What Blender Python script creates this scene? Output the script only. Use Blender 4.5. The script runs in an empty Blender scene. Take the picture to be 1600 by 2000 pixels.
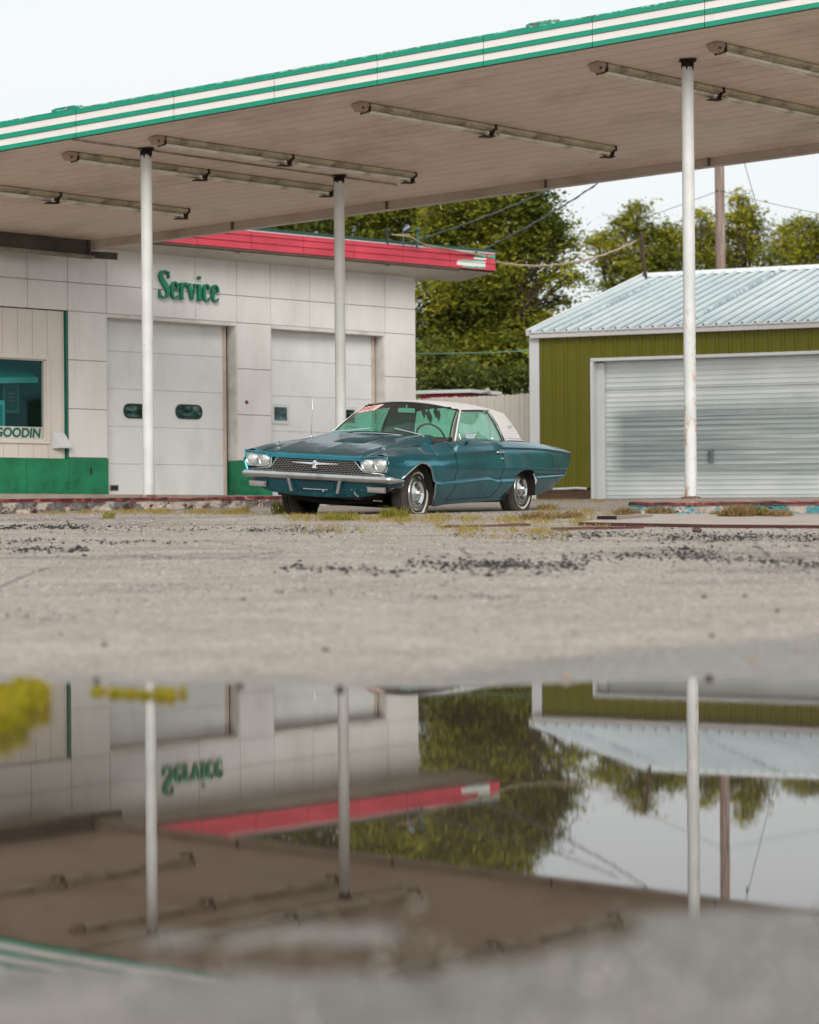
import bpy, math, random
import numpy as np
from mathutils import Vector, Matrix

# ------------------------------------------------------------------ camera, sky, sun, exposure
scene = bpy.context.scene
R = math.radians
CAM_Z = 0.75
cam_data = bpy.data.cameras.new("Camera")
cam = bpy.data.objects.new("Camera", cam_data)
scene.collection.objects.link(cam)
scene.camera = cam
cam_data.sensor_fit = 'HORIZONTAL'
cam_data.sensor_width = 36.0
cam_data.lens = 103.5
cam_data.shift_y = -0.03125
cam_data.clip_start = 0.1
cam_data.clip_end = 2000.0
cam.location = (0, 0, CAM_Z)
cam.rotation_mode = 'QUATERNION'
q = Matrix.Rotation(0.008, 4, Vector((0, 1, 0))) @ Matrix.Rotation(R(90), 4, 'X')
cam.rotation_quaternion = q.to_quaternion()
cam_data.dof.use_dof = True
cam_data.dof.focus_distance = 28.5
cam_data.dof.aperture_fstop = 2.15

SUN_DIR = Vector((.10, -.90, .46)).normalized()      # towards the sun, high behind the camera
SUN_EL = math.asin(SUN_DIR.z); SUN_AZ = math.atan2(SUN_DIR.x, SUN_DIR.y)
world = bpy.data.worlds.new("World")
scene.world = world
world.use_nodes = True
wt = world.node_tree
wt.nodes.clear()
wout = wt.nodes.new('ShaderNodeOutputWorld')
sky = wt.nodes.new('ShaderNodeTexSky')
sky.sky_type = 'NISHITA'
sky.sun_disc = False
sky.sun_elevation = SUN_EL
sky.sun_rotation = SUN_AZ
sky.air_density = 2.0
sky.dust_density = 5.0
bg1 = wt.nodes.new('ShaderNodeBackground')
bg1.inputs[1].default_value = 0.06
wt.links.new(sky.outputs[0], bg1.inputs[0])
tc = wt.nodes.new('ShaderNodeTexCoord')
mp = wt.nodes.new('ShaderNodeMapping')
mp.inputs['Scale'].default_value = (1.0, 1.0, 3.5)
wt.links.new(tc.outputs['Generated'], mp.inputs['Vector'])
nz = wt.nodes.new('ShaderNodeTexNoise')
nz.inputs['Scale'].default_value = 2.2
nz.inputs['Detail'].default_value = 5.0
nz.inputs['Roughness'].default_value = 0.45
wt.links.new(mp.outputs[0], nz.inputs['Vector'])
cr = wt.nodes.new('ShaderNodeValToRGB')
cr.color_ramp.elements[0].position = 0.3
cr.color_ramp.elements[0].color = (0.84, 0.90, 0.925, 1)
cr.color_ramp.elements[1].position = 0.7
cr.color_ramp.elements[1].color = (0.93, 0.955, 0.965, 1)
wt.links.new(nz.outputs['Fac'], cr.inputs[0])
bg2 = wt.nodes.new('ShaderNodeBackground')
bg2.inputs[1].default_value = 1.0
wt.links.new(cr.outputs[0], bg2.inputs[0])
mixw = wt.nodes.new('ShaderNodeMixShader')
mixw.inputs[0].default_value = 0.93
wt.links.new(bg1.outputs[0], mixw.inputs[1])
wt.links.new(bg2.outputs[0], mixw.inputs[2])
wt.links.new(mixw.outputs[0], wout.inputs[0])

sun_d = bpy.data.lights.new("Sun", 'SUN')
sun_d.energy = 2.35
sun_d.angle = R(38)
sun_d.color = (1.0, 0.96, 0.90)
sun = bpy.data.objects.new("Sun", sun_d)
scene.collection.objects.link(sun)
sun.rotation_mode = 'QUATERNION'
sun.rotation_quaternion = SUN_DIR.to_track_quat('Z', 'Y')
sun.location = (0, 0, 30)

scene.view_settings.view_transform = 'Standard'
scene.view_settings.look = 'None'
scene.view_settings.exposure = 0.10
scene.view_settings.gamma = 1.0
scene.render.engine = 'CYCLES'
scene.cycles.max_bounces = 10
scene.cycles.transparent_max_bounces = 16
scene.cycles.glossy_bounces = 5
scene.cycles.caustics_reflective = False
scene.cycles.caustics_refractive = False

rng = np.random.default_rng(7)
random.seed(7)
COL = scene.collection

# ------------------------------------------------------------------ helpers
class MB:
    """collects vertices and faces, then links them as one mesh object"""
    def __init__(s):
        s.v = []; s.f = []; s.m = []; s.mi = 0
    def add(s, vs, fs):
        b = len(s.v)
        s.v += [tuple(p) for p in vs]
        for f in fs:
            s.f.append(tuple(i + b for i in f)); s.m.append(s.mi)
        return s
    def box(s, x0, x1, y0, y1, z0, z1):
        return s.add([(x0,y0,z0),(x1,y0,z0),(x1,y1,z0),(x0,y1,z0),(x0,y0,z1),(x1,y0,z1),(x1,y1,z1),(x0,y1,z1)],
                     [(0,3,2,1),(4,5,6,7),(0,1,5,4),(1,2,6,5),(2,3,7,6),(3,0,4,7)])
    def hexa(s, p):
        return s.add(p, [(0,3,2,1),(4,5,6,7),(0,1,5,4),(1,2,6,5),(2,3,7,6),(3,0,4,7)])
    def bar(s, a, b, w, h, up=(0,0,1)):
        a = Vector(a); b = Vector(b); d = (b - a).normalized(); up = Vector(up)
        sd = d.cross(up)
        if sd.length < 1e-4: sd = d.cross(Vector((1,0,0)))
        sd.normalize(); u = sd.cross(d).normalized()
        sd *= w/2; u *= h/2
        return s.hexa([a-sd-u, b-sd-u, b+sd-u, a+sd-u, a-sd+u, b-sd+u, b+sd+u, a+sd+u])
    def prism(s, pts, off):
        n = len(pts); off = Vector(off)
        vs = [Vector(p) for p in pts] + [Vector(p) + off for p in pts]
        fs = [tuple(range(n))[::-1], tuple(range(n, 2*n))] + [(i, (i+1) % n, n+(i+1) % n, n+i) for i in range(n)]
        return s.add(vs, fs)
    def tube(s, path, r, n=8, cap=True):
        path = [Vector(p) for p in path]; rs = r if hasattr(r, '__len__') else [r]*len(path)
        vs = []; fs = []
        ref = Vector((0,0,1))
        for i, p in enumerate(path):
            d = (path[min(i+1, len(path)-1)] - path[max(i-1, 0)]).normalized()
            if abs(d.dot(ref)) > .98: ref = Vector((1,0,0))
            a = d.cross(ref).normalized(); b = d.cross(a).normalized()
            for k in range(n):
                t = 2*math.pi*k/n
                vs.append(p + a*math.cos(t)*rs[i] + b*math.sin(t)*rs[i])
        for i in range(len(path)-1):
            for k in range(n):
                fs.append((i*n+k, i*n+(k+1) % n, (i+1)*n+(k+1) % n, (i+1)*n+k))
        if cap:
            fs.append(tuple(range(n))[::-1]); fs.append(tuple(range((len(path)-1)*n, len(path)*n)))
        return s.add(vs, fs)
    def lathe(s, prof, c, axis='z', n=32, fn=None):
        """prof: list of (radius, height) turned about the axis through c"""
        vs = []; fs = []
        for (r, h) in prof:
            for k in range(n):
                t = 2*math.pi*k/n
                if axis == 'z': p = Vector((r*math.cos(t), r*math.sin(t), h))
                elif axis == 'y': p = Vector((r*math.cos(t), h, r*math.sin(t)))
                else: p = Vector((h, r*math.cos(t), r*math.sin(t)))
                p += Vector(c)
                vs.append(fn(p) if fn else p)
        for i in range(len(prof)-1):
            for k in range(n):
                fs.append((i*n+k, i*n+(k+1) % n, (i+1)*n+(k+1) % n, (i+1)*n+k))
        if prof[0][0] > 1e-5: fs.append(tuple(range(n))[::-1])
        if prof[-1][0] > 1e-5: fs.append(tuple(range((len(prof)-1)*n, len(prof)*n)))
        return s.add(vs, fs)
    def grid(s, rows, close=False):
        """rows: list of equally long point lists"""
        n = len(rows[0]); vs = [p for r_ in rows for p in r_]; fs = []
        for i in range(len(rows)-1):
            for k in range(n-1):
                q_ = (i*n+k, i*n+k+1, (i+1)*n+k+1, (i+1)*n+k)
                P = [Vector(vs[j]) for j in q_]
                if (P[0]-P[1]).length < 1e-5 and (P[2]-P[3]).length < 1e-5: continue
                if (P[0]-P[3]).length < 1e-5 and (P[1]-P[2]).length < 1e-5: continue
                fs.append(q_)
        return s.add(vs, fs)
    def build(s, name, mat, parent=None, smooth=False, fn=None, bevel=0, solid=0, auto=None, subsurf=0):
        vs = s.v if fn is None else [fn(Vector(p)) for p in s.v]
        me = bpy.data.meshes.new(name)
        me.from_pydata([tuple(p) for p in vs], [], s.f)
        mats = mat if isinstance(mat, (list, tuple)) else [mat]
        for m in mats: me.materials.append(m)
        me.polygons.foreach_set('material_index', s.m)
        me.validate(); me.update()
        if smooth or auto:
            me.polygons.foreach_set('use_smooth', [True]*len(me.polygons))
        if auto: me.set_sharp_from_angle(angle=R(auto))
        o = bpy.data.objects.new(name, me)
        COL.objects.link(o)
        if parent is not None: o.parent = parent
        if subsurf:
            md = o.modifiers.new('sub', 'SUBSURF'); md.levels = subsurf; md.render_levels = subsurf
        if solid:
            md = o.modifiers.new('sol', 'SOLIDIFY'); md.thickness = solid; md.offset = -1
        if bevel:
            md = o.modifiers.new('bev', 'BEVEL'); md.width = bevel; md.segments = 2; md.limit_method = 'ANGLE'; md.angle_limit = R(40)
        return o

def thing(name, label, cat, loc=(0,0,0), rz=0, group=None):
    o = bpy.data.objects.new(name, None); COL.objects.link(o)
    o.empty_display_size = .3
    o.location = loc; o.rotation_euler = (0, 0, rz)
    o['label'] = label; o['category'] = cat
    if group: o['group'] = group
    return o
def tag(o, label=None, cat=None, group=None, kind=None):
    if label: o['label'] = label
    if cat: o['category'] = cat
    if group: o['group'] = group
    if kind: o['kind'] = kind
    return o
def copy_thing(root, loc=None, rz=None, label=None):
    c = root.copy(); COL.objects.link(c)
    if loc is not None: c.location = loc
    if rz is not None: c.rotation_euler = (0, 0, rz)
    if label: c['label'] = label
    for ch in list(root.children):
        d = ch.copy(); COL.objects.link(d); d.parent = c
        for g in list(ch.children):
            e = g.copy(); COL.objects.link(e); e.parent = d
    return c

# ---- materials
def hexc(h):
    c = [int(h[i:i+2], 16)/255 for i in (0, 2, 4)]
    return tuple((x/12.92 if x <= .04045 else ((x+.055)/1.055)**2.4) for x in c)
class NT:
    def __init__(s, name):
        s.mat = bpy.data.materials.new(name); s.mat.use_nodes = True
        s.t = s.mat.node_tree; s.t.nodes.clear()
        s.out = s.t.nodes.new('ShaderNodeOutputMaterial')
        s.tc = None
    def n(s, typ, **kw):
        nd = s.t.nodes.new('ShaderNode'+typ)
        for k, v in kw.items():
            if k.startswith('_'): setattr(nd, k[1:], v)
            else:
                key = k.replace('__', ' ')
                s.set(nd.inputs[key], v)
        return nd
    def set(s, inp, v):
        if hasattr(v, 'outputs'): s.t.links.new(v.outputs[0], inp)
        elif isinstance(v, bpy.types.NodeSocket): s.t.links.new(v, inp)
        else:
            if hasattr(inp, 'default_value'):
                if isinstance(v, tuple) and len(v) == 3 and inp.type == 'RGBA': v = v + (1,)
                inp.default_value = v
    def coord(s, scale=(1,1,1), kind='Object', rot=(0,0,0)):
        if s.tc is None: s.tc = s.t.nodes.new('ShaderNodeTexCoord')
        m = s.t.nodes.new('ShaderNodeMapping')
        m.inputs['Scale'].default_value = scale
        m.inputs['Rotation'].default_value = rot
        s.t.links.new(s.tc.outputs[kind], m.inputs['Vector'])
        return m.outputs[0]
    def noise(s, scale, detail=4, rough=.55, vec=None, sc=(1,1,1), dist=0):
        nd = s.t.nodes.new('ShaderNodeTexNoise')
        nd.inputs['Scale'].default_value = scale; nd.inputs['Detail'].default_value = detail
        nd.inputs['Roughness'].default_value = rough; nd.inputs['Distortion'].default_value = dist
        s.t.links.new(vec or s.coord(sc), nd.inputs['Vector'])
        return nd.outputs['Fac']
    def ramp(s, fac, stops):
        nd = s.t.nodes.new('ShaderNodeValToRGB')
        els = nd.color_ramp.elements
        while len(els) < len(stops): els.new(.5)
        for e, (p, c) in zip(els, stops):
            e.position = p; e.color = (c if isinstance(c, tuple) else (c, c, c)) + (1,)
        s.t.links.new(fac, nd.inputs[0])
        return nd.outputs[0]
    def mix(s, fac, a, b, mode='MIX'):
        nd = s.t.nodes.new('ShaderNodeMix'); nd.data_type = 'RGBA'; nd.blend_type = mode
        s.set(nd.inputs[0], fac); s.set(nd.inputs[6], a); s.set(nd.inputs[7], b)
        return nd.outputs[2]
    def math(s, op, a, b=0.0, c=None, clamp=False):
        nd = s.t.nodes.new('ShaderNodeMath'); nd.operation = op; nd.use_clamp = clamp
        s.set(nd.inputs[0], a); s.set(nd.inputs[1], b)
        if c is not None: s.set(nd.inputs[2], c)
        return nd.outputs[0]
    def bump(s, h, strength=.3, dist=.01, nrm=None):
        nd = s.t.nodes.new('ShaderNodeBump')
        nd.inputs['Strength'].default_value = strength; nd.inputs['Distance'].default_value = dist
        s.t.links.new(h, nd.inputs['Height'])
        if nrm is not None: s.t.links.new(nrm, nd.inputs['Normal'])
        return nd.outputs[0]
    def pbr(s, col, rough=.6, metal=0., normal=None, spec=.5, coat=0., coat_r=.1, ior=1.45):
        p = s.t.nodes.new('ShaderNodeBsdfPrincipled')
        s.set(p.inputs['Base Color'], col); s.set(p.inputs['Roughness'], rough); s.set(p.inputs['Metallic'], metal)
        p.inputs['Specular IOR Level'].default_value = spec
        p.inputs['IOR'].default_value = ior
        p.inputs['Coat Weight'].default_value = coat; p.inputs['Coat Roughness'].default_value = coat_r
        if normal is not None: s.t.links.new(normal, p.inputs['Normal'])
        s.t.links.new(p.outputs[0], s.out.inputs[0])
        return p
def simple(name, col, rough=.6, metal=0., var=.25, scale=3., bump=.0, bs=60., coat=0., stain=None, stain_amt=.5, stain_scale=2.0, sc=(1,1,1), spec=.5, coat_r=.15):
    m = NT(name)
    a = m.noise(scale, 5, .6, sc=sc)
    dark = tuple(c*(1-var) for c in col); lite = tuple(min(1, c*(1+var*.6)) for c in col)
    c = m.ramp(a, [(.25, dark), (.75, lite)])
    if stain:
        b = m.ramp(m.noise(stain_scale, 8, .65, sc=sc), [(.5, 0.), (.72, stain_amt)])
        c = m.mix(b, c, stain)
    nrm = None
    if bump: nrm = m.bump(m.noise(bs, 3, .6), bump, .01)
    m.pbr(c, rough, metal, nrm, spec=spec, coat=coat, coat_r=coat_r)
    return m.mat

# sight line helper: a point at distance D (metres) for a spot of the 1600x2000 photograph, used to measure the place
FPX, HOR, ROLL = 4600.0, 950.0, .008
def at(px, py, D):
    dx = px-800; dy = py-HOR
    return Vector(((dx-ROLL*dy)/FPX*D, D, CAM_Z-(dy+ROLL*dx)/FPX*D))
# ------------------------------------------------------------------ ground and puddle
GY = [-60, 0, 2.4, 3.4, 4.1, 5.0, 6.5, 8.2, 9.0, 9.8, 12, 20, 26.3, 30.6, 33, 41, 50, 600]
GZ = [.07, .05, .030, .012, -.004, -.022, -.035, -.022, 0.0, .018, .085, .285, .435, .435, .47, .50, .52, .55]
def fbm(x, y, seed, base, octv=4):
    z = np.zeros_like(x); r_ = np.random.default_rng(seed)
    for o in range(octv):
        for k in range(5):
            a = r_.uniform(0, 2*np.pi); fq = base*2**o*r_.uniform(.7, 1.4); ph = r_.uniform(0, 6.28)
            z += np.sin((x*np.cos(a)+y*np.sin(a))*fq+ph)/2**o/5
    return z
def gheight(X, Y):
    X = np.asarray(X, float); Y = np.asarray(Y, float)
    near = np.clip((6-Y)/3, 0, 1)
    Ye = Y-near*(.40*X+.05*np.sin(X*3.1)-.07) + np.clip((Y-6)/3, 0, 1)*np.clip((14-Y)/4, 0, 1)*(.05*X+.06*np.sin(X*2.3+1))
    z = np.interp(Ye, GY, GZ)
    fade = np.clip((14-Y)/5, 0, 1)
    z = z + fade*np.clip(np.abs(X)-2.6, 0, 3)**2*.012
    z = z + fbm(X, Y, 3, 2.2, 5)*.0050*np.clip((30-Y)/12, 0, 1)
    z = z + fbm(X, Y, 21, 9., 4)*.0085*np.clip((5.6-Y)/1.2, 0, 1) + fbm(X, Y, 22, 7., 3)*.0018*np.clip((Y-7)/1.5, 0, 1)*np.clip((12-Y)/2, 0, 1)
    z = z + fbm(X, Y, 9, .5, 2)*.008*np.clip((Y-13)/8, 0, 1)*np.clip((25.5-Y)/4, 0, 1)
    return z
def gz(x, y): return float(gheight(np.array([x]), np.array([y]))[0])
def ground_pts(px, py):
    px = np.asarray(px, float); py = np.asarray(py, float)
    dx = px-800; dy = py-HOR
    kx = (dx-ROLL*dy)/FPX; kz = -(dy+ROLL*dx)/FPX
    lo = np.full(len(px), 2.6); hi = np.full(len(px), 60.)
    for _ in range(26):
        D = (lo+hi)/2; above = CAM_Z+kz*D > gheight(kx*D, D)
        lo = np.where(above, D, lo); hi = np.where(above, hi, D)
    return np.stack([kx*D, D, gheight(kx*D, D)], 1)
def ground_pt(px, py): return Vector(ground_pts([px], [py])[0])

def axis(parts):
    out = []
    for a, b, st in parts: out += list(np.arange(a, b, st))
    out.append(parts[-1][1]); return np.array(out)
xs = axis([(-700,-60,80), (-60,-20,8), (-20,-8,1.2), (-8,-2.6,.2), (-2.6,2.6,.03), (2.6,8,.2), (8,20,1.2), (20,60,8), (60,700,80)])
ys = axis([(-60,0,6), (0,2.6,.4), (2.6,10.6,.03), (10.6,16,.1), (16,34,.25), (34,60,2), (60,140,10), (140,900,95)])
XX, YY = np.meshgrid(xs, ys)
ZZ = gheight(XX, YY)
nx, ny = len(xs), len(ys)
verts = np.stack([XX.ravel(), YY.ravel(), ZZ.ravel()], 1)
ii = (np.arange(ny-1)[:, None]*nx+np.arange(nx-1)[None, :]).ravel()
quads = np.stack([ii, ii+1, ii+nx+1, ii+nx], 1)
def np_mesh(name, verts, quads, mat, smooth=False, parent=None, mi=None, mats=None):
    me = bpy.data.meshes.new(name)
    me.vertices.add(len(verts)); me.vertices.foreach_set('co', verts.astype(np.float32).ravel())
    k = quads.shape[1]
    me.loops.add(len(quads)*k); me.loops.foreach_set('vertex_index', quads.astype(np.int32).ravel())
    me.polygons.add(len(quads))
    me.polygons.foreach_set('loop_start', np.arange(0, len(quads)*k, k, dtype=np.int32))
    me.polygons.foreach_set('loop_total', np.full(len(quads), k, dtype=np.int32))
    if smooth: me.polygons.foreach_set('use_smooth', np.ones(len(quads), dtype=bool))
    for m in (mats or [mat]): me.materials.append(m)
    if mi is not None: me.polygons.foreach_set('material_index', mi.astype(np.int32))
    me.update(calc_edges=True)
    o = bpy.data.objects.new(name, me); COL.objects.link(o)
    if parent is not None: o.parent = parent
    return o

m = NT('old_asphalt')
big = m.noise(.35, 4, .6, sc=(1, .6, 1))
mid = m.noise(2.5, 6, .65)
fine = m.noise(38, 4, .7)
vor = m.t.nodes.new('ShaderNodeTexVoronoi'); vor.inputs['Scale'].default_value = 42
m.t.links.new(m.coord(), vor.inputs['Vector'])
vcol = m.ramp(m.math('MULTIPLY', vor.outputs['Color'], 1.0), [(0., hexc('786e66')), (.3, hexc('988d84')), (.7, hexc('ada299')), (1., hexc('cdc3b9'))])
c = m.mix(.8, m.ramp(big, [(.3, hexc('9a9087')), (.7, hexc('ada39a'))]), vcol, 'MIX')
c = m.mix(m.ramp(mid, [(.35, .45), (.6, 0.)]), c, hexc('82776a'))
c = m.mix(m.ramp(fine, [(.30, .75), (.42, 0.)]), c, hexc('4a443f'))
c = m.mix(m.ramp(m.noise(61, 3, .6), [(.64, 0.), (.74, .6)]), c, hexc('e0d8cf'))
# crumbled tar patches, long in the direction of the old traffic lane
band = m.noise(.55, 3, .5, sc=(.35, 1.6, 1))
tarf = m.noise(9, 7, .75, sc=(.7, 1.6, 1))
tar = m.math('MULTIPLY', m.ramp(band, [(.53, 0.), (.66, 1.)]), m.ramp(tarf, [(.47, 0.), (.56, 1.)]))
sepp = m.t.nodes.new('ShaderNodeSeparateXYZ'); m.t.links.new(m.coord(), sepp.inputs[0])
far = m.math('MULTIPLY', m.math('SUBTRACT', sepp.outputs[1], 12.0), .25, clamp=True)
c = m.mix(m.math('MULTIPLY', m.math('MULTIPLY', tar, far), .85), c, hexc('2b2928'))
c = m.mix(m.math('MULTIPLY', m.ramp(m.noise(1.3, 6, .7, sc=(.22, 2.2, 1)), [(.52, 0.), (.70, .38)]), far), c, hexc('5f564f'))
c = m.mix(m.ramp(m.noise(.8, 5, .65, sc=(.5, 1.1, 1)), [(.50, 0.), (.72, .30)]), c, hexc('cbbfb4'))
nearb = m.math('SUBTRACT', 5.2, sepp.outputs[1], clamp=True)
c = m.mix(m.math('MULTIPLY', nearb, m.ramp(m.noise(7, 5, .7), [(.48, 0.), (.62, .6)])), c, hexc('48413b'))
c = m.mix(m.math('MULTIPLY', nearb, m.ramp(m.noise(16, 4, .7), [(.58, 0.), (.68, .8)])), c, hexc('cfc7bd'))
# old cracks
vd = m.t.nodes.new('ShaderNodeTexVoronoi'); vd.feature = 'DISTANCE_TO_EDGE'; vd.inputs['Scale'].default_value = .55
wv = m.t.nodes.new('ShaderNodeMapping'); m.t.links.new(m.mix(.25, m.coord(), m.t.nodes['Noise Texture'].outputs['Color']), wv.inputs['Vector']); m.t.links.new(wv.outputs[0], vd.inputs['Vector'])
crk = m.math('MULTIPLY', m.math('LESS_THAN', vd.outputs['Distance'], .006), m.ramp(m.noise(1.1, 4, .7), [(.45, 0.), (.55, .75)]))
c = m.mix(m.math('MULTIPLY', crk, far), c, hexc('3a3531'))
back = m.math('MULTIPLY', m.math('SUBTRACT', sepp.outputs[1], 60.0), .1, clamp=True)
c = m.mix(back, c, hexc('4a5a2a'))
# damp margin round the puddle, wider on the right
zz_ = m.math('ADD', sepp.outputs[2], m.math('MULTIPLY', m.math('SUBTRACT', mid, .5), .012))
lim = m.math('ADD', .010, m.math('MULTIPLY', m.math('ADD', sepp.outputs[0], .15), .022, clamp=True))
nearm = m.math('SUBTRACT', 14.0, sepp.outputs[1], clamp=True)
lim = m.math('ADD', lim, m.math('MULTIPLY', m.math('SUBTRACT', 5.5, sepp.outputs[1], clamp=True), m.math('MULTIPLY', m.noise(2.2, 4, .6), .014)))
wet = m.math('MULTIPLY', m.math('MULTIPLY', m.math('SUBTRACT', lim, zz_), 120.0, clamp=True), nearm)
c = m.mix(m.math('MULTIPLY', wet, .55), c, hexc('5c5a58'))
nb = m.math('MULTIPLY', m.math('SUBTRACT', 5.0, sepp.outputs[1], clamp=True), m.ramp(m.noise(1.4, 4, .6), [(.3, .55), (.6, 1.)]))
c = m.mix(m.math('MULTIPLY', nb, .62), c, hexc('4f4a46'))
rough = m.math('SUBTRACT', m.math('SUBTRACT', .9, m.math('MULTIPLY', wet, .55)), m.math('MULTIPLY', nb, .52), clamp=True)
hgt = m.math('ADD', m.math('MULTIPLY', fine, .6), m.math('MULTIPLY', vor.outputs['Distance'], -.5))
nrm = m.bump(hgt, .55, .012)
m.pbr(c, rough, 0, nrm, spec=.35)
M_ground = m.mat
ground = np_mesh('ground', verts, quads, M_ground, smooth=True)
tag(ground, 'cracked pale grey asphalt lot strewn with crumbled tar', None, None, 'structure')

# water: flat sheet at z = 0 that the hollow in the asphalt cuts to shape
m = NT('muddy_water')
w1 = m.noise(7, 3, .6, sc=(1, .8, 1)); w2 = m.noise(2.2, 2, .5)
nrm = m.bump(m.math('ADD', w1, m.math('MULTIPLY', w2, .6)), .017, .01)
m.pbr(m.ramp(m.noise(1.2, 5, .6), [(.3, hexc('382f27')), (.7, hexc('483d33'))]), .015, 0, nrm, spec=.5, ior=1.68)
M_water = m.mat
mb = MB()
n = 40
ring = []
for k in range(n):
    t = 2*math.pi*k/n
    ring.append((3.9*math.cos(t), 6.4+3.9*math.sin(t), 0.0))
mb.add(ring, [tuple(range(n))])
water = mb.build('puddle_water', M_water)
tag(water, 'still brown puddle mirroring the canopy and sky', None, None, 'structure')

# ------------------------------------------------------------------ common materials
m = NT('white_enamel')
c = m.ramp(m.noise(1.2, 5, .6, sc=(1.6,1.6,.5)), [(.25, hexc('dcd9d5')), (.75, hexc('ece9e6'))])
c = m.mix(m.ramp(m.noise(1.1, 8, .65, sc=(1.8,1.8,.4)), [(.52, 0.), (.75, .28)]), c, hexc('b3a99d'))
c = m.mix(m.ramp(m.noise(3.4, 6, .7, sc=(3,3,.16)), [(.62, 0.), (.72, .25)]), c, hexc('9c846a'))
c = m.mix(m.ramp(m.noise(13, 3, .6), [(.74, 0.), (.76, .8)]), c, hexc('4d3a2e'))
m.pbr(c, .38, 0, m.bump(m.noise(.9, 2, .5), .12, .03))
M_white = m.mat
M_white2 = simple('white_door_paint', hexc('e6e6e6'), .45, var=.05, scale=1.0, stain=hexc('a49a8e'), stain_amt=.25, stain_scale=1.6, sc=(1,1,.6))
M_siding = simple('cream_siding', hexc('dcd3cb'), .6, var=.06, scale=2)
M_green = simple('green_wall_paint', hexc('1c7a52'), .5, var=.22, scale=2.4, stain=hexc('0b3f2b'), stain_amt=.75, stain_scale=1.3)
M_dark = simple('dark_gap', hexc('2b2622'), .8)
M_black = simple('black_rubber', hexc('24211f'), .75, var=.3, scale=8, bump=.2, bs=40)
M_soffit_w = simple('station_soffit', hexc('d3cac1'), .7, var=.08, scale=1.2, stain=hexc('8b7c6b'), stain_amt=.3)
M_glassdark = simple('dark_room', hexc('332d29'), .7)
M_concrete = simple('concrete', hexc('a2988c'), .9, var=.2, scale=3, bump=.3, bs=40, stain=hexc('6f655b'), stain_amt=.6)
M_trim = simple('white_trim', hexc('d6d8d9'), .4, var=.05, scale=3)
def glass(name, tint, refl=(1,1,1), ior=1.5, dirt=.0):
    m = NT(name)
    tr = m.n('BsdfTransparent', Color=tint); gl = m.n('BsdfGlossy', Color=refl, Roughness=.02)
    f0 = ((ior-1)/(ior+1))**2
    g_ = m.t.nodes.new('ShaderNodeNewGeometry'); dt = m.t.nodes.new('ShaderNodeVectorMath'); dt.operation = 'DOT_PRODUCT'
    m.t.links.new(g_.outputs['Normal'], dt.inputs[0]); m.t.links.new(g_.outputs['Incoming'], dt.inputs[1])
    cs = m.math('SUBTRACT', 1.0, m.math('ABSOLUTE', dt.outputs['Value']), clamp=True)
    fr_ = m.math('ADD', f0, m.math('MULTIPLY', 1-f0, m.math('POWER', cs, 5.0)))
    mx = m.t.nodes.new('ShaderNodeMixShader')
    m.t.links.new(fr_, mx.inputs[0]); m.t.links.new(tr.outputs[0], mx.inputs[1]); m.t.links.new(gl.outputs[0], mx.inputs[2])
    last = mx
    if dirt:
        df = m.n('BsdfDiffuse', Color=(.55,.6,.58))
        f = m.ramp(m.noise(5, 8, .7), [(.4, dirt*.3), (.75, dirt)])
        m2 = m.t.nodes.new('ShaderNodeMixShader')
        m.t.links.new(f, m2.inputs[0]); m.t.links.new(mx.outputs[0], m2.inputs[1]); m.t.links.new(df.outputs[0], m2.inputs[2])
        last = m2
    m.t.links.new(last.outputs[0], m.out.inputs[0])
    return m.mat
M_glass_office = glass('office_glass', (.72,.9,.88), (.35,.75,.8), 1.40)
M_glass_door = glass('door_glass', (.6,.85,.85), (.6,.9,.95), 1.9, .1)

# ------------------------------------------------------------------ service station
WA = math.atan2(.679, .734)
st = thing('service_station', 'white panelled service station with red roof band and two closed bay doors', 'building', (-5.07, 39.0, 0), WA)
FALL = .013
def sf(p): return Vector((p.x, p.y, p.z-FALL*p.x))
# local: x along the wall, y into the building, z up.
S0, S1 = -7.0, 7.09
TOPZ, BASE = 4.74, .64
cols_up = [-7.0, -6.1, -5.3, -4.5, -3.75, -3.0, -2.24, -1.46, -.68, .09, 1.02, 1.95, 2.85, 3.61, 4.52, 5.40, 6.32, 7.09]
g = .005
mb = MB()
def panel(s0, s1, z0, z1, y=0.0, t=.03):
    j = random.uniform(-.0015, .0015)
    mb.box(s0+g, s1-g, y+j, y+t, z0+g, z1-g)
for a, b in zip(cols_up[:-1], cols_up[1:]):
    panel(a, b, 4.13, TOPZ); panel(a, b, 3.66, 4.13)
for a, b in ((-.68, .09), (2.85, 3.61), (6.32, 7.09)):
    for z0, z1 in ((2.86, 3.66), (2.06, 2.86), (1.26, 2.06)): panel(a, b, z0, z1)
# gable end panels on the right side, turned
for k in range(8):
    y0 = .03+k*.95
    for z0, z1 in ((.64,1.26),(1.26,2.06),(2.06,2.86),(2.86,3.66),(3.66,4.13),(4.13,4.74)):
        mb.box(7.06, 7.09, y0+g, y0+.95-g, z0+g, z1-g)
wall = mb.build('wall', M_white, st, fn=sf, bevel=.004)
mb = MB()   # structure behind the panels
mb.box(S0, 7.05, .02, .24, 3.665, TOPZ)
for a, b in ((-.675, .085), (2.855, 3.605), (6.325, 7.05)): mb.box(a, b, .02, .24, .6, 3.665)
mb.box(6.85, 7.055, .24, 7.6, .6, TOPZ); mb.box(S0, 7.055, 7.6, 7.8, .6, TOPZ); mb.box(S0, S0+.2, .24, 7.6, .6, TOPZ)
mb.box(-.9, -.7, .26, 7.6, .6, TOPZ)
mb.build('wall_backing', simple('joint_brown', hexc('8f857b'), .8), st, fn=sf)
mb = MB()   # white door reveals
for a in (2.853, 6.323): mb.box(a-.028, a, .012, .25, 1.26, 3.66)
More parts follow.
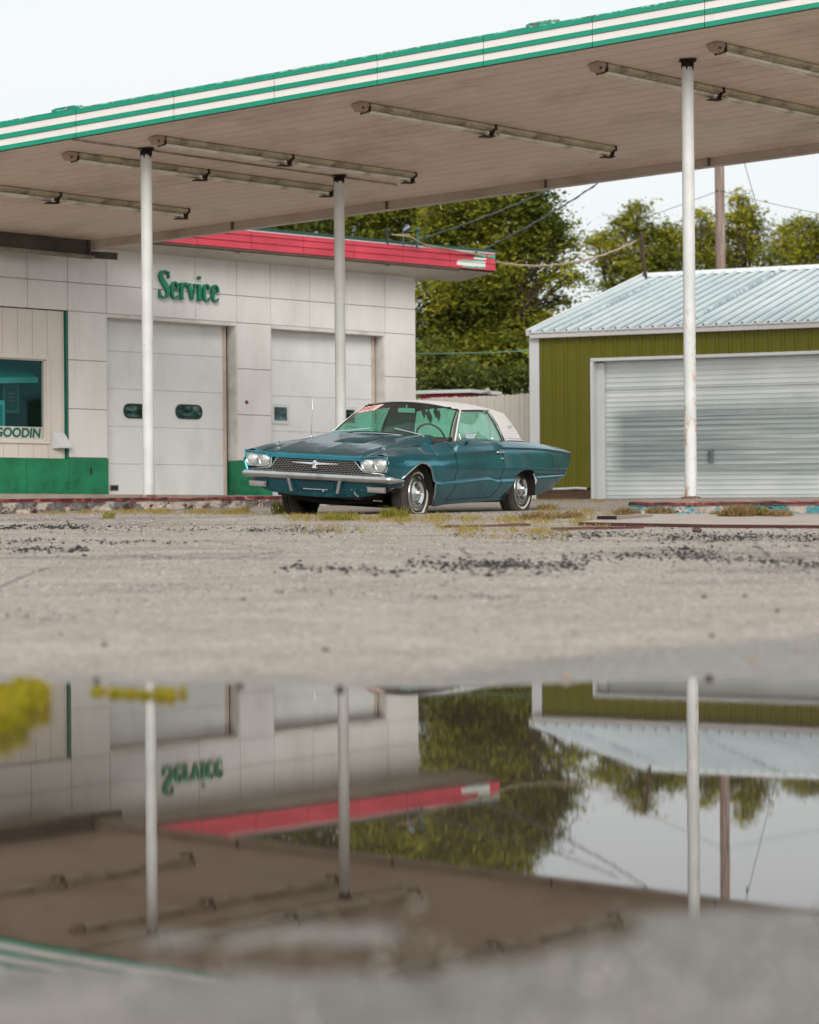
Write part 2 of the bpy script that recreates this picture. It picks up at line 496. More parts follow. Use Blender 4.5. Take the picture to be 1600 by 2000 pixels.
for a in (.087, 3.608): mb.box(a, a+.02, .012, .25, 1.26, 3.66)
mb.box(.09, 2.85, .01, .25, 3.60, 3.662); mb.box(3.61, 6.32, .01, .25, 3.60, 3.662)
mb.build('door_reveal', simple('reveal_paint', hexc('dcd8d2'), .6, stain=hexc('6a5a4a'), stain_amt=.3), st, fn=sf)
m = NT('green_wall_paint2')
spg = m.t.nodes.new('ShaderNodeSeparateXYZ'); m.t.links.new(m.coord(), spg.inputs[0])
c = m.ramp(m.noise(2.4, 5, .6), [(.3, hexc('176a46')), (.7, hexc('238a5f'))])
n_ = m.noise(9, 8, .75)
lowg = m.math('MULTIPLY', m.math('SUBTRACT', 1.12, spg.outputs[2]), 1.5, clamp=True)
c = m.mix(m.math('MULTIPLY', m.ramp(m.noise(1.5, 4, .6), [(.45, 0.), (.6, 1.)]), m.math('MULTIPLY', m.ramp(n_, [(.44, 0.), (.52, .9)]), lowg)), c, hexc('0c3d28'))
c = m.mix(m.ramp(m.noise(15, 5, .7), [(.70, 0.), (.74, .6)]), c, hexc('8a8f7a'))
m.pbr(c, .5, 0, m.bump(n_, .15, .01))
M_green = m.mat
cuts = [-7.0, -5.2, -3.9, -2.75, -1.52, -.70]
for (a, b, y0, y1, z0, z1) in [(a+.004, b-.004, -.03, .03, BASE, 1.23) for a, b in zip(cuts[:-1], cuts[1:])]+[(-.69, .10, -.012, .03, BASE, 1.255), (2.853, 3.615, -.012, .03, .55, 1.255), (6.323, 7.10, -.012, .03, .55, 1.255)]:
    mb = MB(); mb.box(a, b, y0, y1, z0, z1)
    if y1 == .03 and a in (2.853, 6.323): mb.box(a-.03, a-.0, y0, .25, z0, z1)
    mb.build('green_plinth', M_green, st, fn=sf, bevel=.004)
# office front: grooved siding round the big window
mb = MB()
x = -7.0; W_L, W_R, W_B, W_T = -4.2, -1.10, 1.53, 2.84
xb = [W_R]
w = .285
k = 0
xx = -.78
edges = [-.74]
while xx > -7: edges.append(xx if k else xx); xx -= w; k += 1
edges = sorted(set([round(e, 3) for e in edges]))
for a, b in zip(edges[:-1], edges[1:]):
    a2, b2 = a+.004, b-.004
    def pc(z0, z1, a3=None, b3=None):
        mb.box(a3 if a3 is not None else a2, b3 if b3 is not None else b2, .03, .055, z0, z1)
    if b2 <= W_L or a2 >= W_R: pc(1.24, 3.645)
    else:
        pc(1.24, W_B); pc(W_T, 3.645)
        if a2 < W_L: pc(W_B, W_T, a2, W_L)
        if b2 > W_R: pc(W_B, W_T, W_R, b2)
mb.box(-7, W_L, .055, .075, 1.24, 3.65); mb.box(W_R, -.74, .055, .075, 1.24, 3.65)
mb.box(W_L, W_R, .055, .075, 1.24, W_B); mb.box(W_L, W_R, .055, .075, W_T, 3.65)
mb.build('office_siding', M_siding, st, fn=sf)
mb = MB(); mb.box(-.722, -.706, -.012, .06, 1.23, 3.64)
dn = mb.build('corner_trim', simple('teal_trim', hexc('0f7a6a'), .4), st, fn=sf)
mb = MB(); mb.box(-.704, -.688, -.004, .05, 1.26, 3.655); mb.build('rusty_joint', simple('rust_joint', hexc('6b4a38'), .8), st, fn=sf)
win = MB()
fw = .055
win.box(W_L-fw, W_R+fw, -.005, .03, W_T, W_T+fw); win.box(W_L-fw, W_R+fw, -.005, .03, W_B-fw, W_B)
win.box(W_L-fw, W_L, -.005, .03, W_B, W_T); win.box(W_R, W_R+fw, -.005, .03, W_B, W_T)
win.box(W_R-.03, W_R, .03, .12, W_B, W_T); win.box(W_L, W_R, .03, .12, W_T-.02, W_T); win.box(W_L, W_R, .03, .12, W_B, W_B+.02)
wo = win.build('window', M_siding, st, fn=sf, bevel=.003)
mb = MB(); mb.box(W_L, W_R-.03, .085, .09, W_B+.02, W_T-.02); mb.build('window_pane', M_glass_office, wo, fn=sf)
# room behind the window
mb = MB(); mb.box(-6.9, -.95, 3.2, 3.25, .6, 4.5); mb.box(-6.9, -.95, .3, 3.2, .62, .66)
mb.box(-1.0, -.96, .3, 3.2, .6, 4.5)
mb.build('office_room', M_glassdark, st, fn=sf)
# doors
def bay_door(x0, x1, zoff, label, ribs):
    d = MB()
    zs = [.55, 1.17, 1.80, 2.43, 3.06, 3.64]
    for a, b in zip(zs[:-1], zs[1:]):
        d.box(x0, x1-.10, .245, .285, a+.006, b-.006)
        if ribs:
            kk = a+.10
            while kk < b-.05: d.box(x0+.01, x1-.11, .2435, .2455, kk, kk+.014); kk += .105
    d.box(x0, x1-.10, .262, .29, .55, 3.64)
    o = d.build('garage_door', M_white2, st, fn=sf, bevel=.004)
    o['label'] = label
    M_track = simple('track_paint', hexc('d2c4b8'), .6, stain=hexc('a8826a'), stain_amt=.35)
    t = MB(); t.box(x1-.10, x1-.035, .225, .27, .55, 3.62); t.box(x1-.085, x1-.06, .215, .226, .6, 3.55); t.build('door_track', M_track, o, fn=sf)
    t = MB(); t.box(x0, x0+.03, .225, .24, .55, 3.62); t.build('door_track', M_track, o, fn=sf)
    return o
d1 = bay_door(.11, 2.82, 0, 'smooth white bay door with two rounded windows', False)
d2 = bay_door(3.63, 6.30, 0, 'ribbed white bay door with small square windows', True)
def rrect(cx, cz, w, h, r, n=6):
    pts = []
    for (sx, sz, a0) in ((1,1,0),(-1,1,90),(-1,-1,180),(1,-1,270)):
        for k in range(n+1):
            a = R(a0+90*k/n)
            pts.append((cx+sx*(w/2-r)+r*math.cos(a), cz+sz*(h/2-r)+r*math.sin(a)))
    return pts
def door_window(door, cx, cz, w, h, r, mf, y=.243, fr=.05):
    po = rrect(cx, cz, w+fr, h+fr, r+.02); pi_ = rrect(cx, cz, w, h, r)
    fm = MB(); n = len(po)
    vs = [(a, y-.018, b) for a, b in po]+[(a, y-.018, b) for a, b in pi_]+[(a, y+.0, b) for a, b in po]+[(a, y+.0, b) for a, b in pi_]
    fs = []
    for i in range(n):
        j = (i+1) % n
        fs += [(i, j, n+j, n+i), (i, 2*n+i, 2*n+j, j), (n+i, n+j, 3*n+j, 3*n+i)]
    fm.add(vs, fs)
    fo = fm.build('door_window', mf, door, fn=sf)
    gm = MB(); gm.prism([(a, y-.004, b) for a, b in pi_], (0, .003, 0))
    gm.build('pane', M_glasspane, fo, fn=sf)
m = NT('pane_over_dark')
c = m.ramp(m.noise(4, 4, .6, sc=(1,1,2)), [(.38, hexc('18211f')), (.5, hexc('2f5557')), (.62, hexc('7d8f80'))])  # teal and pale patches painted into the pane stand in for reflections
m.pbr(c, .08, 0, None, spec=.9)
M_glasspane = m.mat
M_gask = simple('window_gasket', hexc('2a3335'), .5)
door_window(d1, .86, 2.07, .48, .20, .09, M_gask)
door_window(d1, 1.97, 2.09, .52, .20, .09, M_gask)
door_window(d2, 4.01, 2.11, .30, .24, .015, M_trim, fr=.12)
door_window(d2, 5.62, 2.11, .30, .24, .015, M_trim, fr=.12)
mb = MB(); mb.box(.30, .48, .235, .244, .72, .82); ho = mb.build('door_handle', simple('handle_grey', hexc('8a8378'), .5), d1, fn=sf, bevel=.01)
mb = MB(); mb.box(.325, .455, .230, .236, .738, .802); mb.build('handle_recess', M_dark, ho, fn=sf)
# vent hood by the window
mb = MB()
mb.hexa([(-.98,-.0,1.42),(-.76,-.0,1.42),(-.76,.03,1.42),(-.98,.03,1.42),(-.98,.0,1.64),(-.76,.0,1.64),(-.76,.03,1.64),(-.98,.03,1.64)])
mb.add([(-.99,.0,1.66),(-.77,.0,1.66),(-.72,-.16,1.44),(-.94,-.16,1.44),(-.94,-.16,1.41),(-.72,-.16,1.41),(-.99,0,1.40),(-.77,0,1.40)],
       [(0,1,2,3),(3,2,5,4),(0,3,4,6),(1,7,5,2),(6,4,5,7)])
mb.build('vent_hood', M_trim, st, fn=sf)
mb = MB(); mb.lathe([(.0,-.02),(.02,-.02),(.035,-.01),(.035,.0)], (3.05,-.0,2.28), 'y', 14); mb.build('wall_button', simple('red_button', hexc('7a3a34'), .6), st, fn=sf)
mb = MB(); mb.box(-.27,-.235,-.016,-.01,.98,1.10); mb.build('plinth_hole', simple('brown_hole', hexc('3a1f1c'), .9), st, fn=sf)
# roof slab, soffit, red band.  The band stands .55 m off the wall at the left and .85 m at the right.
def fas(s, z, off=0.):
    """point on the band line, s metres from its left end, pushed out by off"""
    A = Vector((-.47*.0, 0, 0))
    return None
FA = Vector((-4.60, 38.72, 0)); FB = Vector((1.62, 43.92, 0))
inv = Matrix.Rotation(-WA, 4, 'Z')
def loc_st(p): return inv @ (Vector(p)-Vector((-5.07, 39.0, 0)))
fa = loc_st(FA); fb = loc_st(FB); fdir = (fb-fa).normalized(); fn_ = Vector((fdir.y, -fdir.x, 0))
FA0 = fa - fdir*6.5           # the band runs on to the left under the canopy
FLEN = (fb-fa).length+6.5
def bp(s, z, off=0.):
    p = FA0+fdir*s+fn_*off; return (p.x, p.y, z)
mb = MB()
zb = 4.86
NB = 13; seg = FLEN/NB
hts = [(0, .118), (.123, .235), (.240, .315)]
for i in range(NB):
    for k, (a, b) in enumerate(hts):
        e = .003+.004*random.random()
        j = random.uniform(0, .004)
        s0, s1 = i*seg+e, (i+1)*seg-e
        mb.hexa([bp(s0,zb+a+j,.036),bp(s1,zb+a+j,.036),bp(s1,zb+a,-.0),bp(s0,zb+a,-.0),bp(s0,zb+b+j,.018),bp(s1,zb+b+j,.018),bp(s1,zb+b,-.0),bp(s0,zb+b,-.0)])
m = NT('red_band_paint')
c = m.ramp(m.noise(1.5, 5, .6, sc=(1,1,3)), [(.3, hexc('a8303f')), (.7, hexc('c84050'))])
c = m.mix(m.ramp(m.noise(9, 6, .7), [(.68, 0.), (.75, .8)]), c, hexc('d8b8b0'))
sx = m.t.nodes.new('ShaderNodeSeparateXYZ'); m.t.links.new(m.coord(), sx.inputs[0])
# at the right end the red has peeled to white and green
wob = m.math('MULTIPLY', m.math('SUBTRACT', m.noise(5, 4, .7), .5), .16)
wz = m.math('MULTIPLY', m.math('SUBTRACT', m.noise(8, 3, .6), .5), .05)
def pbox(x0, x1, z0, z1):
    X_ = m.math('ADD', sx.outputs[0], wob); Z_ = m.math('ADD', sx.outputs[2], wz)
    a_ = m.math('MULTIPLY', m.math('GREATER_THAN', X_, x0), m.math('LESS_THAN', X_, x1))
    return m.math('MULTIPLY', a_, m.math('MULTIPLY', m.math('GREATER_THAN', Z_, z0), m.math('LESS_THAN', Z_, z1)))
Z0 = 4.755
endm = None
c = m.mix(pbox(7.42, 7.98, Z0+.03, Z0+.175), c, hexc('3f9c7c'))
c = m.mix(pbox(7.32, 8.0, Z0+.06, Z0+.15), c, hexc('d5d3d0'))
c = m.mix(pbox(7.72, 8.02, Z0+.195, Z0+.225), c, hexc('d5d3d0'))
c = m.mix(pbox(7.74, 7.98, Z0+.225, Z0+.30), c, hexc('3f9c7c'))
c = m.mix(pbox(8.06, 8.4, Z0+.23, Z0+.29), c, hexc('3f9c7c'))
m.pbr(c, .45, 0, None)
M_red = m.mat
mb.build('roof_band', M_red, st, fn=sf)
mb = MB()
mb.hexa([bp(0,zb-.03,0),bp(FLEN,zb-.03,0),bp(FLEN,zb-.03,-.03),bp(0,zb-.03,-.03),bp(0,zb+.315,0),bp(FLEN,zb+.315,0),bp(FLEN,zb+.315,-.03),bp(0,zb+.315,-.03)])
mb.build('band_backing', M_dark, st, fn=sf)
mb = MB()
mb.hexa([bp(-.0,zb+.315,.02),bp(FLEN,zb+.315,.02),bp(FLEN,zb+.315,-.05),bp(0,zb+.315,-.05),bp(0,zb+.345,.02),bp(FLEN,zb+.345,.02),bp(FLEN,zb+.345,-.05),bp(0,zb+.345,-.05)])
mb.build('white_roof_edge', M_trim, st, fn=sf)
mb = MB()
mb.hexa([bp(-.0,zb+.346,.05),bp(FLEN+.02,zb+.346,.05),bp(FLEN+.02,zb+.346,-.06),bp(0,zb+.346,-.06),bp(0,zb+.385,.05),bp(FLEN+.02,zb+.385,.05),bp(FLEN+.02,zb+.385,-.06),bp(0,zb+.385,-.06)])
mb.build('drip_edge', simple('dark_green_edge', hexc('1f4a40'), .5, stain=hexc('3a2a22'), stain_amt=.5), st, fn=sf)
# gutter trim under the band
mb = MB()
mb.tube([bp(6.5-.0, zb-.03, .012), bp(FLEN-.9, zb-.03, .012)], .028, 8)
for s in (8.6, 11.9): mb.bar(bp(s,zb-.05,.02), bp(s+.16,zb-.075,.0), .03, .02)
mb.build('gutter_trim', simple('gutter_brown', hexc('57483e'), .7, stain=hexc('2c2420'), stain_amt=.5), st, fn=sf)
# soffit boards and roof deck
mb = MB()
nb = 9
s_edges = np.linspace(0, FLEN, nb+1)
for a, b in zip(s_edges[:-1], s_edges[1:]):
    p0 = bp(a+.006, zb-.03, -.02); p1 = bp(b-.006, zb-.03, -.02)
    q1 = (p1[0]-.0, .02, TOPZ-.02); q0 = (p0[0]+.0, .02, TOPZ-.02)
    mb.hexa([p0, p1, q1, q0, (p0[0],p0[1],p0[2]+.02), (p1[0],p1[1],p1[2]+.02), (q1[0],q1[1],q1[2]+.02), (q0[0],q0[1],q0[2]+.02)])
E1 = Vector(bp(FLEN, 0, -.02))
endx = E1.x
mb.hexa([(endx-1.2,.02,TOPZ-.03),(endx,E1.y,zb-.035),(endx+.1,8,zb-.035),(7.0,8,TOPZ-.03),(endx-1.2,.02,TOPZ-.01),(endx,E1.y,zb-.015),(endx+.1,8,zb-.015),(7.0,8,TOPZ-.01)])
mb.build('soffit', M_soffit_w, st, fn=sf)
mb = MB()
a = bp(0, 0, -.03); b = bp(FLEN, 0, -.03)
mb.prism([(a[0],a[1],zb+.0),(b[0],b[1],zb+.0),(b[0]+.1,8.2,zb+.0),(a[0],8.2,zb+.0)], (0,0,.33))
mb.build('roof', simple('roof_felt', hexc('55504b'), .9), st, fn=sf)
mb = MB()
mb.hexa([(b[0]+.001,b[1],zb-.02),(b[0]+.02,b[1],zb-.02),(b[0]+.12,8.2,zb-.02),(b[0]+.1,8.2,zb-.02),(b[0]+.001,b[1],zb+.34),(b[0]+.02,b[1],zb+.34),(b[0]+.12,8.2,zb+.34),(b[0]+.1,8.2,zb+.34)])
mb.build('side_band', M_red, st, fn=sf)
# things on the roof: conduit post, flood lamp, vent
mb = MB()
p = loc_st(at(757, 480, 41.6)); q_ = loc_st(at(757, 455, 41.6)); mb.tube([(p.x,p.y,5.1),(p.x,p.y,q_.z+.10)], .02, 8)
mb.lathe([(0,0),(.035,0),(.035,.06),(0,.07)], (p.x,p.y,q_.z+.09), 'z', 10)
mb.build('conduit_post', simple('roof_metal_dark', hexc('26282a'), .5), st, fn=sf)
p = loc_st(at(788, 480, 42.0))
mb = MB(); mb.tube([(p.x,p.y,5.1),(p.x,p.y,5.40)], .014, 8); mb.tube([(p.x,p.y,5.38),(p.x+.10,p.y-.03,5.45)], [.03,.07], 10)
mb.build('flood_lamp', simple('lamp_grey', hexc('5b6470'), .35, .6), st, fn=sf)
p = loc_st(at(815, 480, 42.3))
mb = MB(); mb.tube([(p.x,p.y,5.1),(p.x,p.y,5.44)], .018, 6); mb.lathe([(0,0),(.05,.01),(.06,.04),(.03,.07),(0,.08)], (p.x,p.y,5.40), 'z', 10)
mb.build('insulator', simple('green_insulator', hexc('14544a'), .25), st, fn=sf)
# floor pad
mb = MB()
mb.prism([(-8,-.75,.50),(1.6,-.75,.50),(2.6,-.18,.50),(7.3,-.18,.50),(7.3,8,.50),(-8,8,.50)], (0,0,.155))
pad = mb.build('floor_slab', M_concrete, st, fn=sf)

# ---- sign letters
def crom(pts, n=6):
    out = []
    P = [pts[0]]+pts+[pts[-1]]
    for i in range(1, len(P)-2):
        p0, p1, p2, p3 = [np.array(P[i+k], float) for k in (-1,0,1,2)]
        for k in range(n):
            t = k/n
            out.append(.5*((2*p1)+(-p0+p2)*t+(2*p0-5*p1+4*p2-p3)*t*t+(-p0+3*p1-3*p2+p3)*t**3))
    out.append(np.array(pts[-1], float)); return out
def stroke(mb, pts, ox, oz, sc, y0, y1, smooth=True, shear=.0):
    P = crom(pts) if smooth else [np.array(p, float) for p in pts]
    Lp, Rp = [], []
    for i, p in enumerate(P):
        d = P[min(i+1,len(P)-1)][:2]-P[max(i-1,0)][:2]; d /= (np.linalg.norm(d)+1e-9)
        nrm = np.array([-d[1], d[0]])*p[2]/2
        Lp.append(p[:2]+nrm); Rp.append(p[:2]-nrm)
    def v(a, y): return (ox+(a[0]+shear*a[1])*sc, y, oz+a[1]*sc)
    n = len(P)
    vs = [v(a,y0) for a in Lp]+[v(a,y0) for a in Rp]+[v(a,y1) for a in Lp]+[v(a,y1) for a in Rp]
    fs = []
    for i in range(n-1):
        fs += [(i,i+1,n+i+1,n+i),(i,2*n+i,2*n+i+1,i+1),(n+i,n+i+1,3*n+i+1,3*n+i),(2*n+i,3*n+i,3*n+i+1,2*n+i+1)]
    fs += [(0,n,3*n,2*n),(n-1,3*n-1,4*n-1,2*n-1)]
    mb.add(vs, fs)
GL = {
 'S': [([(.44,.74,.02),(.41,.88,.03),(.34,.965,.045),(.24,.985,.055),(.12,.93,.10),(.075,.80,.14),(.13,.67,.17),(.25,.52,.19),(.36,.37,.18),(.40,.22,.14),(.35,.075,.09),(.24,.012,.055),(.12,.04,.04),(.05,.14,.03),(.025,.28,.02)],1),([(.425,.98,.05),(.435,.72,.035)],0),([(.03,.0,.05),(.025,.29,.035)],0)],
 'e': [([(.08,.36,.035),(.32,.36,.035)],0),([(.325,.35,.08),(.31,.50,.085),(.21,.615,.05),(.11,.53,.09),(.07,.31,.125),(.10,.11,.10),(.20,.01,.06),(.29,.04,.035),(.345,.14,.02)],1)],
 'r': [([(.10,.0,.12),(.10,.60,.12)],0),([(.01,.016,.032),(.21,.016,.032)],0),([(.02,.585,.03),(.12,.585,.03)],0),([(.13,.42,.03),(.19,.56,.05),(.26,.605,.06),(.31,.55,.10),(.315,.50,.08)],1)],
 'v': [([(.06,.60,.13),(.20,.02,.10)],0),([(.37,.60,.04),(.215,.0,.05)],0),([(-.01,.585,.032),(.15,.585,.032)],0),([(.29,.585,.032),(.43,.585,.032)],0)],
 'i': [([(.10,.0,.13),(.10,.60,.13)],0),([(.0,.016,.032),(.20,.016,.032)],0),([(.01,.585,.03),(.12,.585,.03)],0),([(.045,.84,.07),(.10,.84,.13),(.155,.84,.07)],0)],
 'c': [([(.31,.44,.09),(.30,.55,.07),(.20,.615,.045),(.11,.53,.09),(.07,.31,.125),(.10,.11,.10),(.20,.01,.06),(.29,.04,.035),(.345,.14,.02)],1)],
}
m = NT('green_sign_enamel')
geo = m.n('NewGeometry')
c = m.ramp(m.noise(6, 4, .6), [(.3, hexc('0b6b4e')), (.7, hexc('159067'))])
m.pbr(c, .35, 0, None)
M_sign = m.mat
M_sign_side = simple('sign_edge', hexc('10312a'), .4)
sg = thing('service_sign', 'green serif letters spelling Service on the white wall above the bay door', 'sign', (-5.07, 39.0, 0), WA)
xo = 1.14
for ch, adv in (('S',.50),('e',.40),('r',.36),('v',.44),('i',.235),('c',.40),('e',.4)):
    mb = MB()
    for pts, smf in GL[ch]:
        stroke(mb, pts, xo, 3.985, .465, -.075, -.012, bool(smf))
    mb.build('letter', M_sign, sg, fn=sf)
    xo += adv*.465*1.02
def text_mesh(txt, size, mat, name, parent, place, ext=.002, shear=0., offset=0., spacing=1.0):
    cu = bpy.data.curves.new(name, 'FONT'); cu.body = txt; cu.size = size; cu.extrude = ext; cu.shear = shear; cu.offset = offset
    cu.space_character = spacing
    o = bpy.data.objects.new(name, cu); COL.objects.link(o)
    dg = bpy.context.evaluated_depsgraph_get(); dg.update()
    me = bpy.data.meshes.new_from_object(o.evaluated_get(dg))
    bpy.data.objects.remove(o)
    me.materials.clear(); me.materials.append(mat)
    for v in me.vertices: v.co = place(v.co)
    ob = bpy.data.objects.new(name, me); COL.objects.link(ob)
    if parent is not None: ob.parent = parent
    return ob
bn = thing('window_banner', 'white strip with green lettering along the bottom of the office window', 'banner', (-5.07, 39.0, 0), WA)
mb = MB(); mb.box(-3.9, -1.14, .078, .082, 1.555, 1.745); mb.build('strip', simple('banner_white', hexc('c9ccc4'), .6), bn, fn=sf)
text_mesh('GOODIN', .205, simple('banner_green', hexc('1b6148'), .6), 'lettering', bn,
          lambda c: sf(Vector((-2.06+c.x*1.03, 0.077-c.z, 1.578+c.y))), .0015, .12, .008)
mb = MB(); mb.box(-1.55, -1.24, .60, .61, 2.0, 2.52)
ps = mb.build('poster', simple('poster_grey', hexc('565b57'), .7)); ps.parent = None
ps.location = (-5.07, 39.0, 0); ps.rotation_euler = (0,0,WA)
tag(ps, 'dim grey poster hanging inside the office window', 'poster')
mb = MB(); mb.box(-1.51, -1.28, .595, .599, 2.05, 2.42); mb.build('poster_picture', simple('poster_dark', hexc('22352f'), .6), ps)
mb = MB()
for z in (2.31, 2.25, 2.19): mb.box(-1.45, -1.33, .591, .5945, z, z+.02)
mb.build('poster_print', simple('poster_red', hexc('7a5048'), .6), ps)
mb = MB(); k = -4.3  # added ribbed sheet and edge in place of the roof mirrored in the window
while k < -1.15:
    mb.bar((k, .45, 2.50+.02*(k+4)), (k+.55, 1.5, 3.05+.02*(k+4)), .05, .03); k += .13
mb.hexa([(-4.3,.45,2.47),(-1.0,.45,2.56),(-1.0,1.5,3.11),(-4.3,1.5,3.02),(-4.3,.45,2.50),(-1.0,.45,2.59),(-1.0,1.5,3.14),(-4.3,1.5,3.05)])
refl_sheet = mb.build('roof_reflection_sheet', simple('teal_ribbed', hexc('3aa7a8'), .4, var=.2)); refl_sheet.location = (-5.07, 39.0, 0); refl_sheet.rotation_euler = (0,0,WA)
tag(refl_sheet, 'added pale teal ribbed sheet inside the office window, standing in for a reflected roof', 'reflection stand-in')
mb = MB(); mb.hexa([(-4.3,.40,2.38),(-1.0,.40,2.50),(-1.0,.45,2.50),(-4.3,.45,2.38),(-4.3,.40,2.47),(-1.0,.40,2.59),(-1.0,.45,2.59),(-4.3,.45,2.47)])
mb.build('edge', simple('teal_edge_pale', hexc('6fb4b0'), .4), refl_sheet)
mb = MB()
mb.box(-3.6, -1.62, .5, 1.3, .66, 2.18); cab = mb.build('display_case', simple('teal_case', hexc('1b8f9a'), .35, var=.3, scale=1.5))
cab.location = (-5.07, 39.0, 0); cab.rotation_euler = (0,0,WA)
tag(cab, 'teal display case standing behind the office window', 'cabinet')
mb = MB(); mb.box(-3.6,-1.60,.47,.499,2.12,2.20); mb.box(-1.64,-1.60,.47,.499,.7,2.12); mb.build('case_frame', simple('case_frame_pale', hexc('6fb9b6'), .4), cab)
# ------------------------------------------------------------------ canopy (soffit plane rises towards the street)
def zc(x, y): return 9.2414+.08026*x-.10665*y
FLn, FRn = Vector((-8.5, 32.93, 0)), Vector((9.2, 27.43, 0))
RLn, RRn = Vector((-5.12, 38.14, 0)), Vector((10.6, 34.95, 0))
cn = thing('fuel_canopy', 'big flat station canopy with green and white striped edge on round white posts', 'canopy', (0, 32, 0))
def cf(p): return Vector((p.x, p.y-32, p.z))
M_soffit = simple('canopy_soffit', hexc('f0ddce'), .65, var=.07, scale=.8, stain=hexc('a08874'), stain_amt=.45, stain_scale=.6)
mb = MB()
# left end follows the station eave
BL, BR = Vector((-8.5, 34.9, 0)), Vector((-5.12, 38.14, 0))
NS = 22
FLi, FRi = FLn, FRn
def edge_pts(t):
    a = FLn.lerp(Vector((-9.6, 39.05, 0)), t); b = FRn.lerp(RRn, t)
    # left limit: x=-8.5 or the beam line
    d = (b-a)
    tt = (-8.5-a.x)/d.x
    p = a+d*max(tt, 0)
    # beam line: y = BL.y + (x-BL.x)*k ; canopy lies in front of it
    k = (BR.y-BL.y)/(BR.x-BL.x)
    if p.y > BL.y+(p.x-BL.x)*k:
        # a+d*s on the beam line
        s = (BL.y-a.y+(a.x-BL.x)*k)/(d.y-d.x*k)
        p = a+d*s
    return p, b
# the rear edge must pass through RLn: extend its line to the left
rd = (RRn-RLn).normalized(); RX = RLn - rd*4.55
def edge_pts2(t):
    a = FLn.lerp(RX, t); b = FRn.lerp(RRn, t); d = b-a
    k = (BR.y-BL.y)/(BR.x-BL.x)
    s0 = max((-8.5-a.x)/d.x, 0); p = a+d*s0
    if p.y > BL.y+(p.x-BL.x)*k: p = a+d*((BL.y-a.y+(a.x-BL.x)*k)/(d.y-d.x*k))
    return p, b
for i in range(NS):
    t0, t1 = (i+.030)/NS, (i+1-.030)/NS
    a0, b0 = edge_pts2(t0); a1, b1 = edge_pts2(t1)
    P = [a0, b0, b1, a1]
    mb.hexa([(p.x,p.y,zc(p.x,p.y)) for p in P]+[(p.x,p.y,zc(p.x,p.y)+.02) for p in P])
mb.build('soffit', M_soffit, cn, fn=cf)
mb = MB()
P = [FLn, FRn, RRn, RLn, BL]
mb.prism([(p.x,p.y,zc(p.x,p.y)+.028) for p in P], (0,0,.22))
mb.build('roof_deck', simple('deck_brown', hexc('3a2c25'), .9), cn, fn=cf)
def face(mb, A, B, z0, z1, o0, o1, nrm):
    P = []
    for z in (z0, z1):
        for (p, o) in ((A,o0),(B,o0),(B,o1),(A,o1)):
            q_ = p+nrm*o; P.append((q_.x, q_.y, zc(p.x,p.y)+z))
    mb.hexa(P)
fd = (FRn-FLn).normalized(); fnm = Vector((fd.y, -fd.x, 0))
if fnm.y > 0: fnm = -fnm
L_ = (FRn-FLn).length
M_cw = simple('fascia_white', hexc('dfd6d4'), .45, var=.04, scale=1, stain=hexc('a89c94'), stain_amt=.25)
M_cg = simple('fascia_green', hexc('00876b'), .4, var=.10, scale=2, stain=hexc('1f9f80'), stain_amt=.3, stain_scale=5)
m = NT('fascia_peeling')
c = m.ramp(m.noise(2, 5, .6), [(.3, hexc('00745e')), (.7, hexc('009277'))])
pe = m.ramp(m.noise(7, 8, .75, sc=(.5,1,2)), [(.47, 0.), (.52, .9)])
c = m.mix(pe, c, m.ramp(m.noise(14, 3, .6), [(.4, hexc('8fd6c2')), (.6, hexc('5b4a3c'))]))
m.pbr(c, .5)
M_peel = m.mat
gm_, wm_ = MB(), MB(); tm_ = MB()
seg = 1.42; ns = int(L_/seg)+1
z0f = -.035; FH = .385
bands = [(0, .062, 'g', .050), (.062, .155, 'w', .030), (.155, .220, 'g', .048), (.220, .315, 'w', .028), (.315, .378, 'g', .046), (.378, .398, 'p', .03)]
for i in range(ns):
    A = FLn+fd*(i*seg+.004); B = FLn+fd*min((i+1)*seg-.004, L_)
    for a, b, k, o in bands:
        t_ = gm_ if k == 'g' else (wm_ if k == 'w' else tm_)
        face(t_, A, B, z0f+a+.001, z0f+b-.001, 0, o+random.uniform(-.002,.002), fnm)
gm_.build('green_stripe', M_cg, cn, fn=cf); wm_.build('white_stripe', M_cw, cn, fn=cf); tm_.build('peeling_edge', M_peel, cn, fn=cf)
# stub brackets that stand above the edge
for s in (3.9, 10.5, 14.1):
    mb = MB()
    A = FLn+fd*s; B = FLn+fd*(s+.42)
    face(mb, A, B, z0f+FH+.012, z0f+FH+.045, -.25, .03, fnm)
    face(mb, A+fd*.03, B-fd*.1, z0f+FH+.045, z0f+FH+.06, -.20, .01, fnm)
    mb.build('edge_bracket', M_peel, cn, fn=cf)
mb = MB()
face(mb, FLn, FRn, z0f+.0, z0f+FH+.01, -.03, -.001, fnm)
mb.build('fascia_backing', M_dark, cn, fn=cf)
# inner lip behind the front edge
mb = MB(); face(mb, FLn, FRn, -.012, -.002, -.16, -.03, fnm); mb.build('front_lip', simple('lip_brown', hexc('a99a8d'), .7), cn, fn=cf)
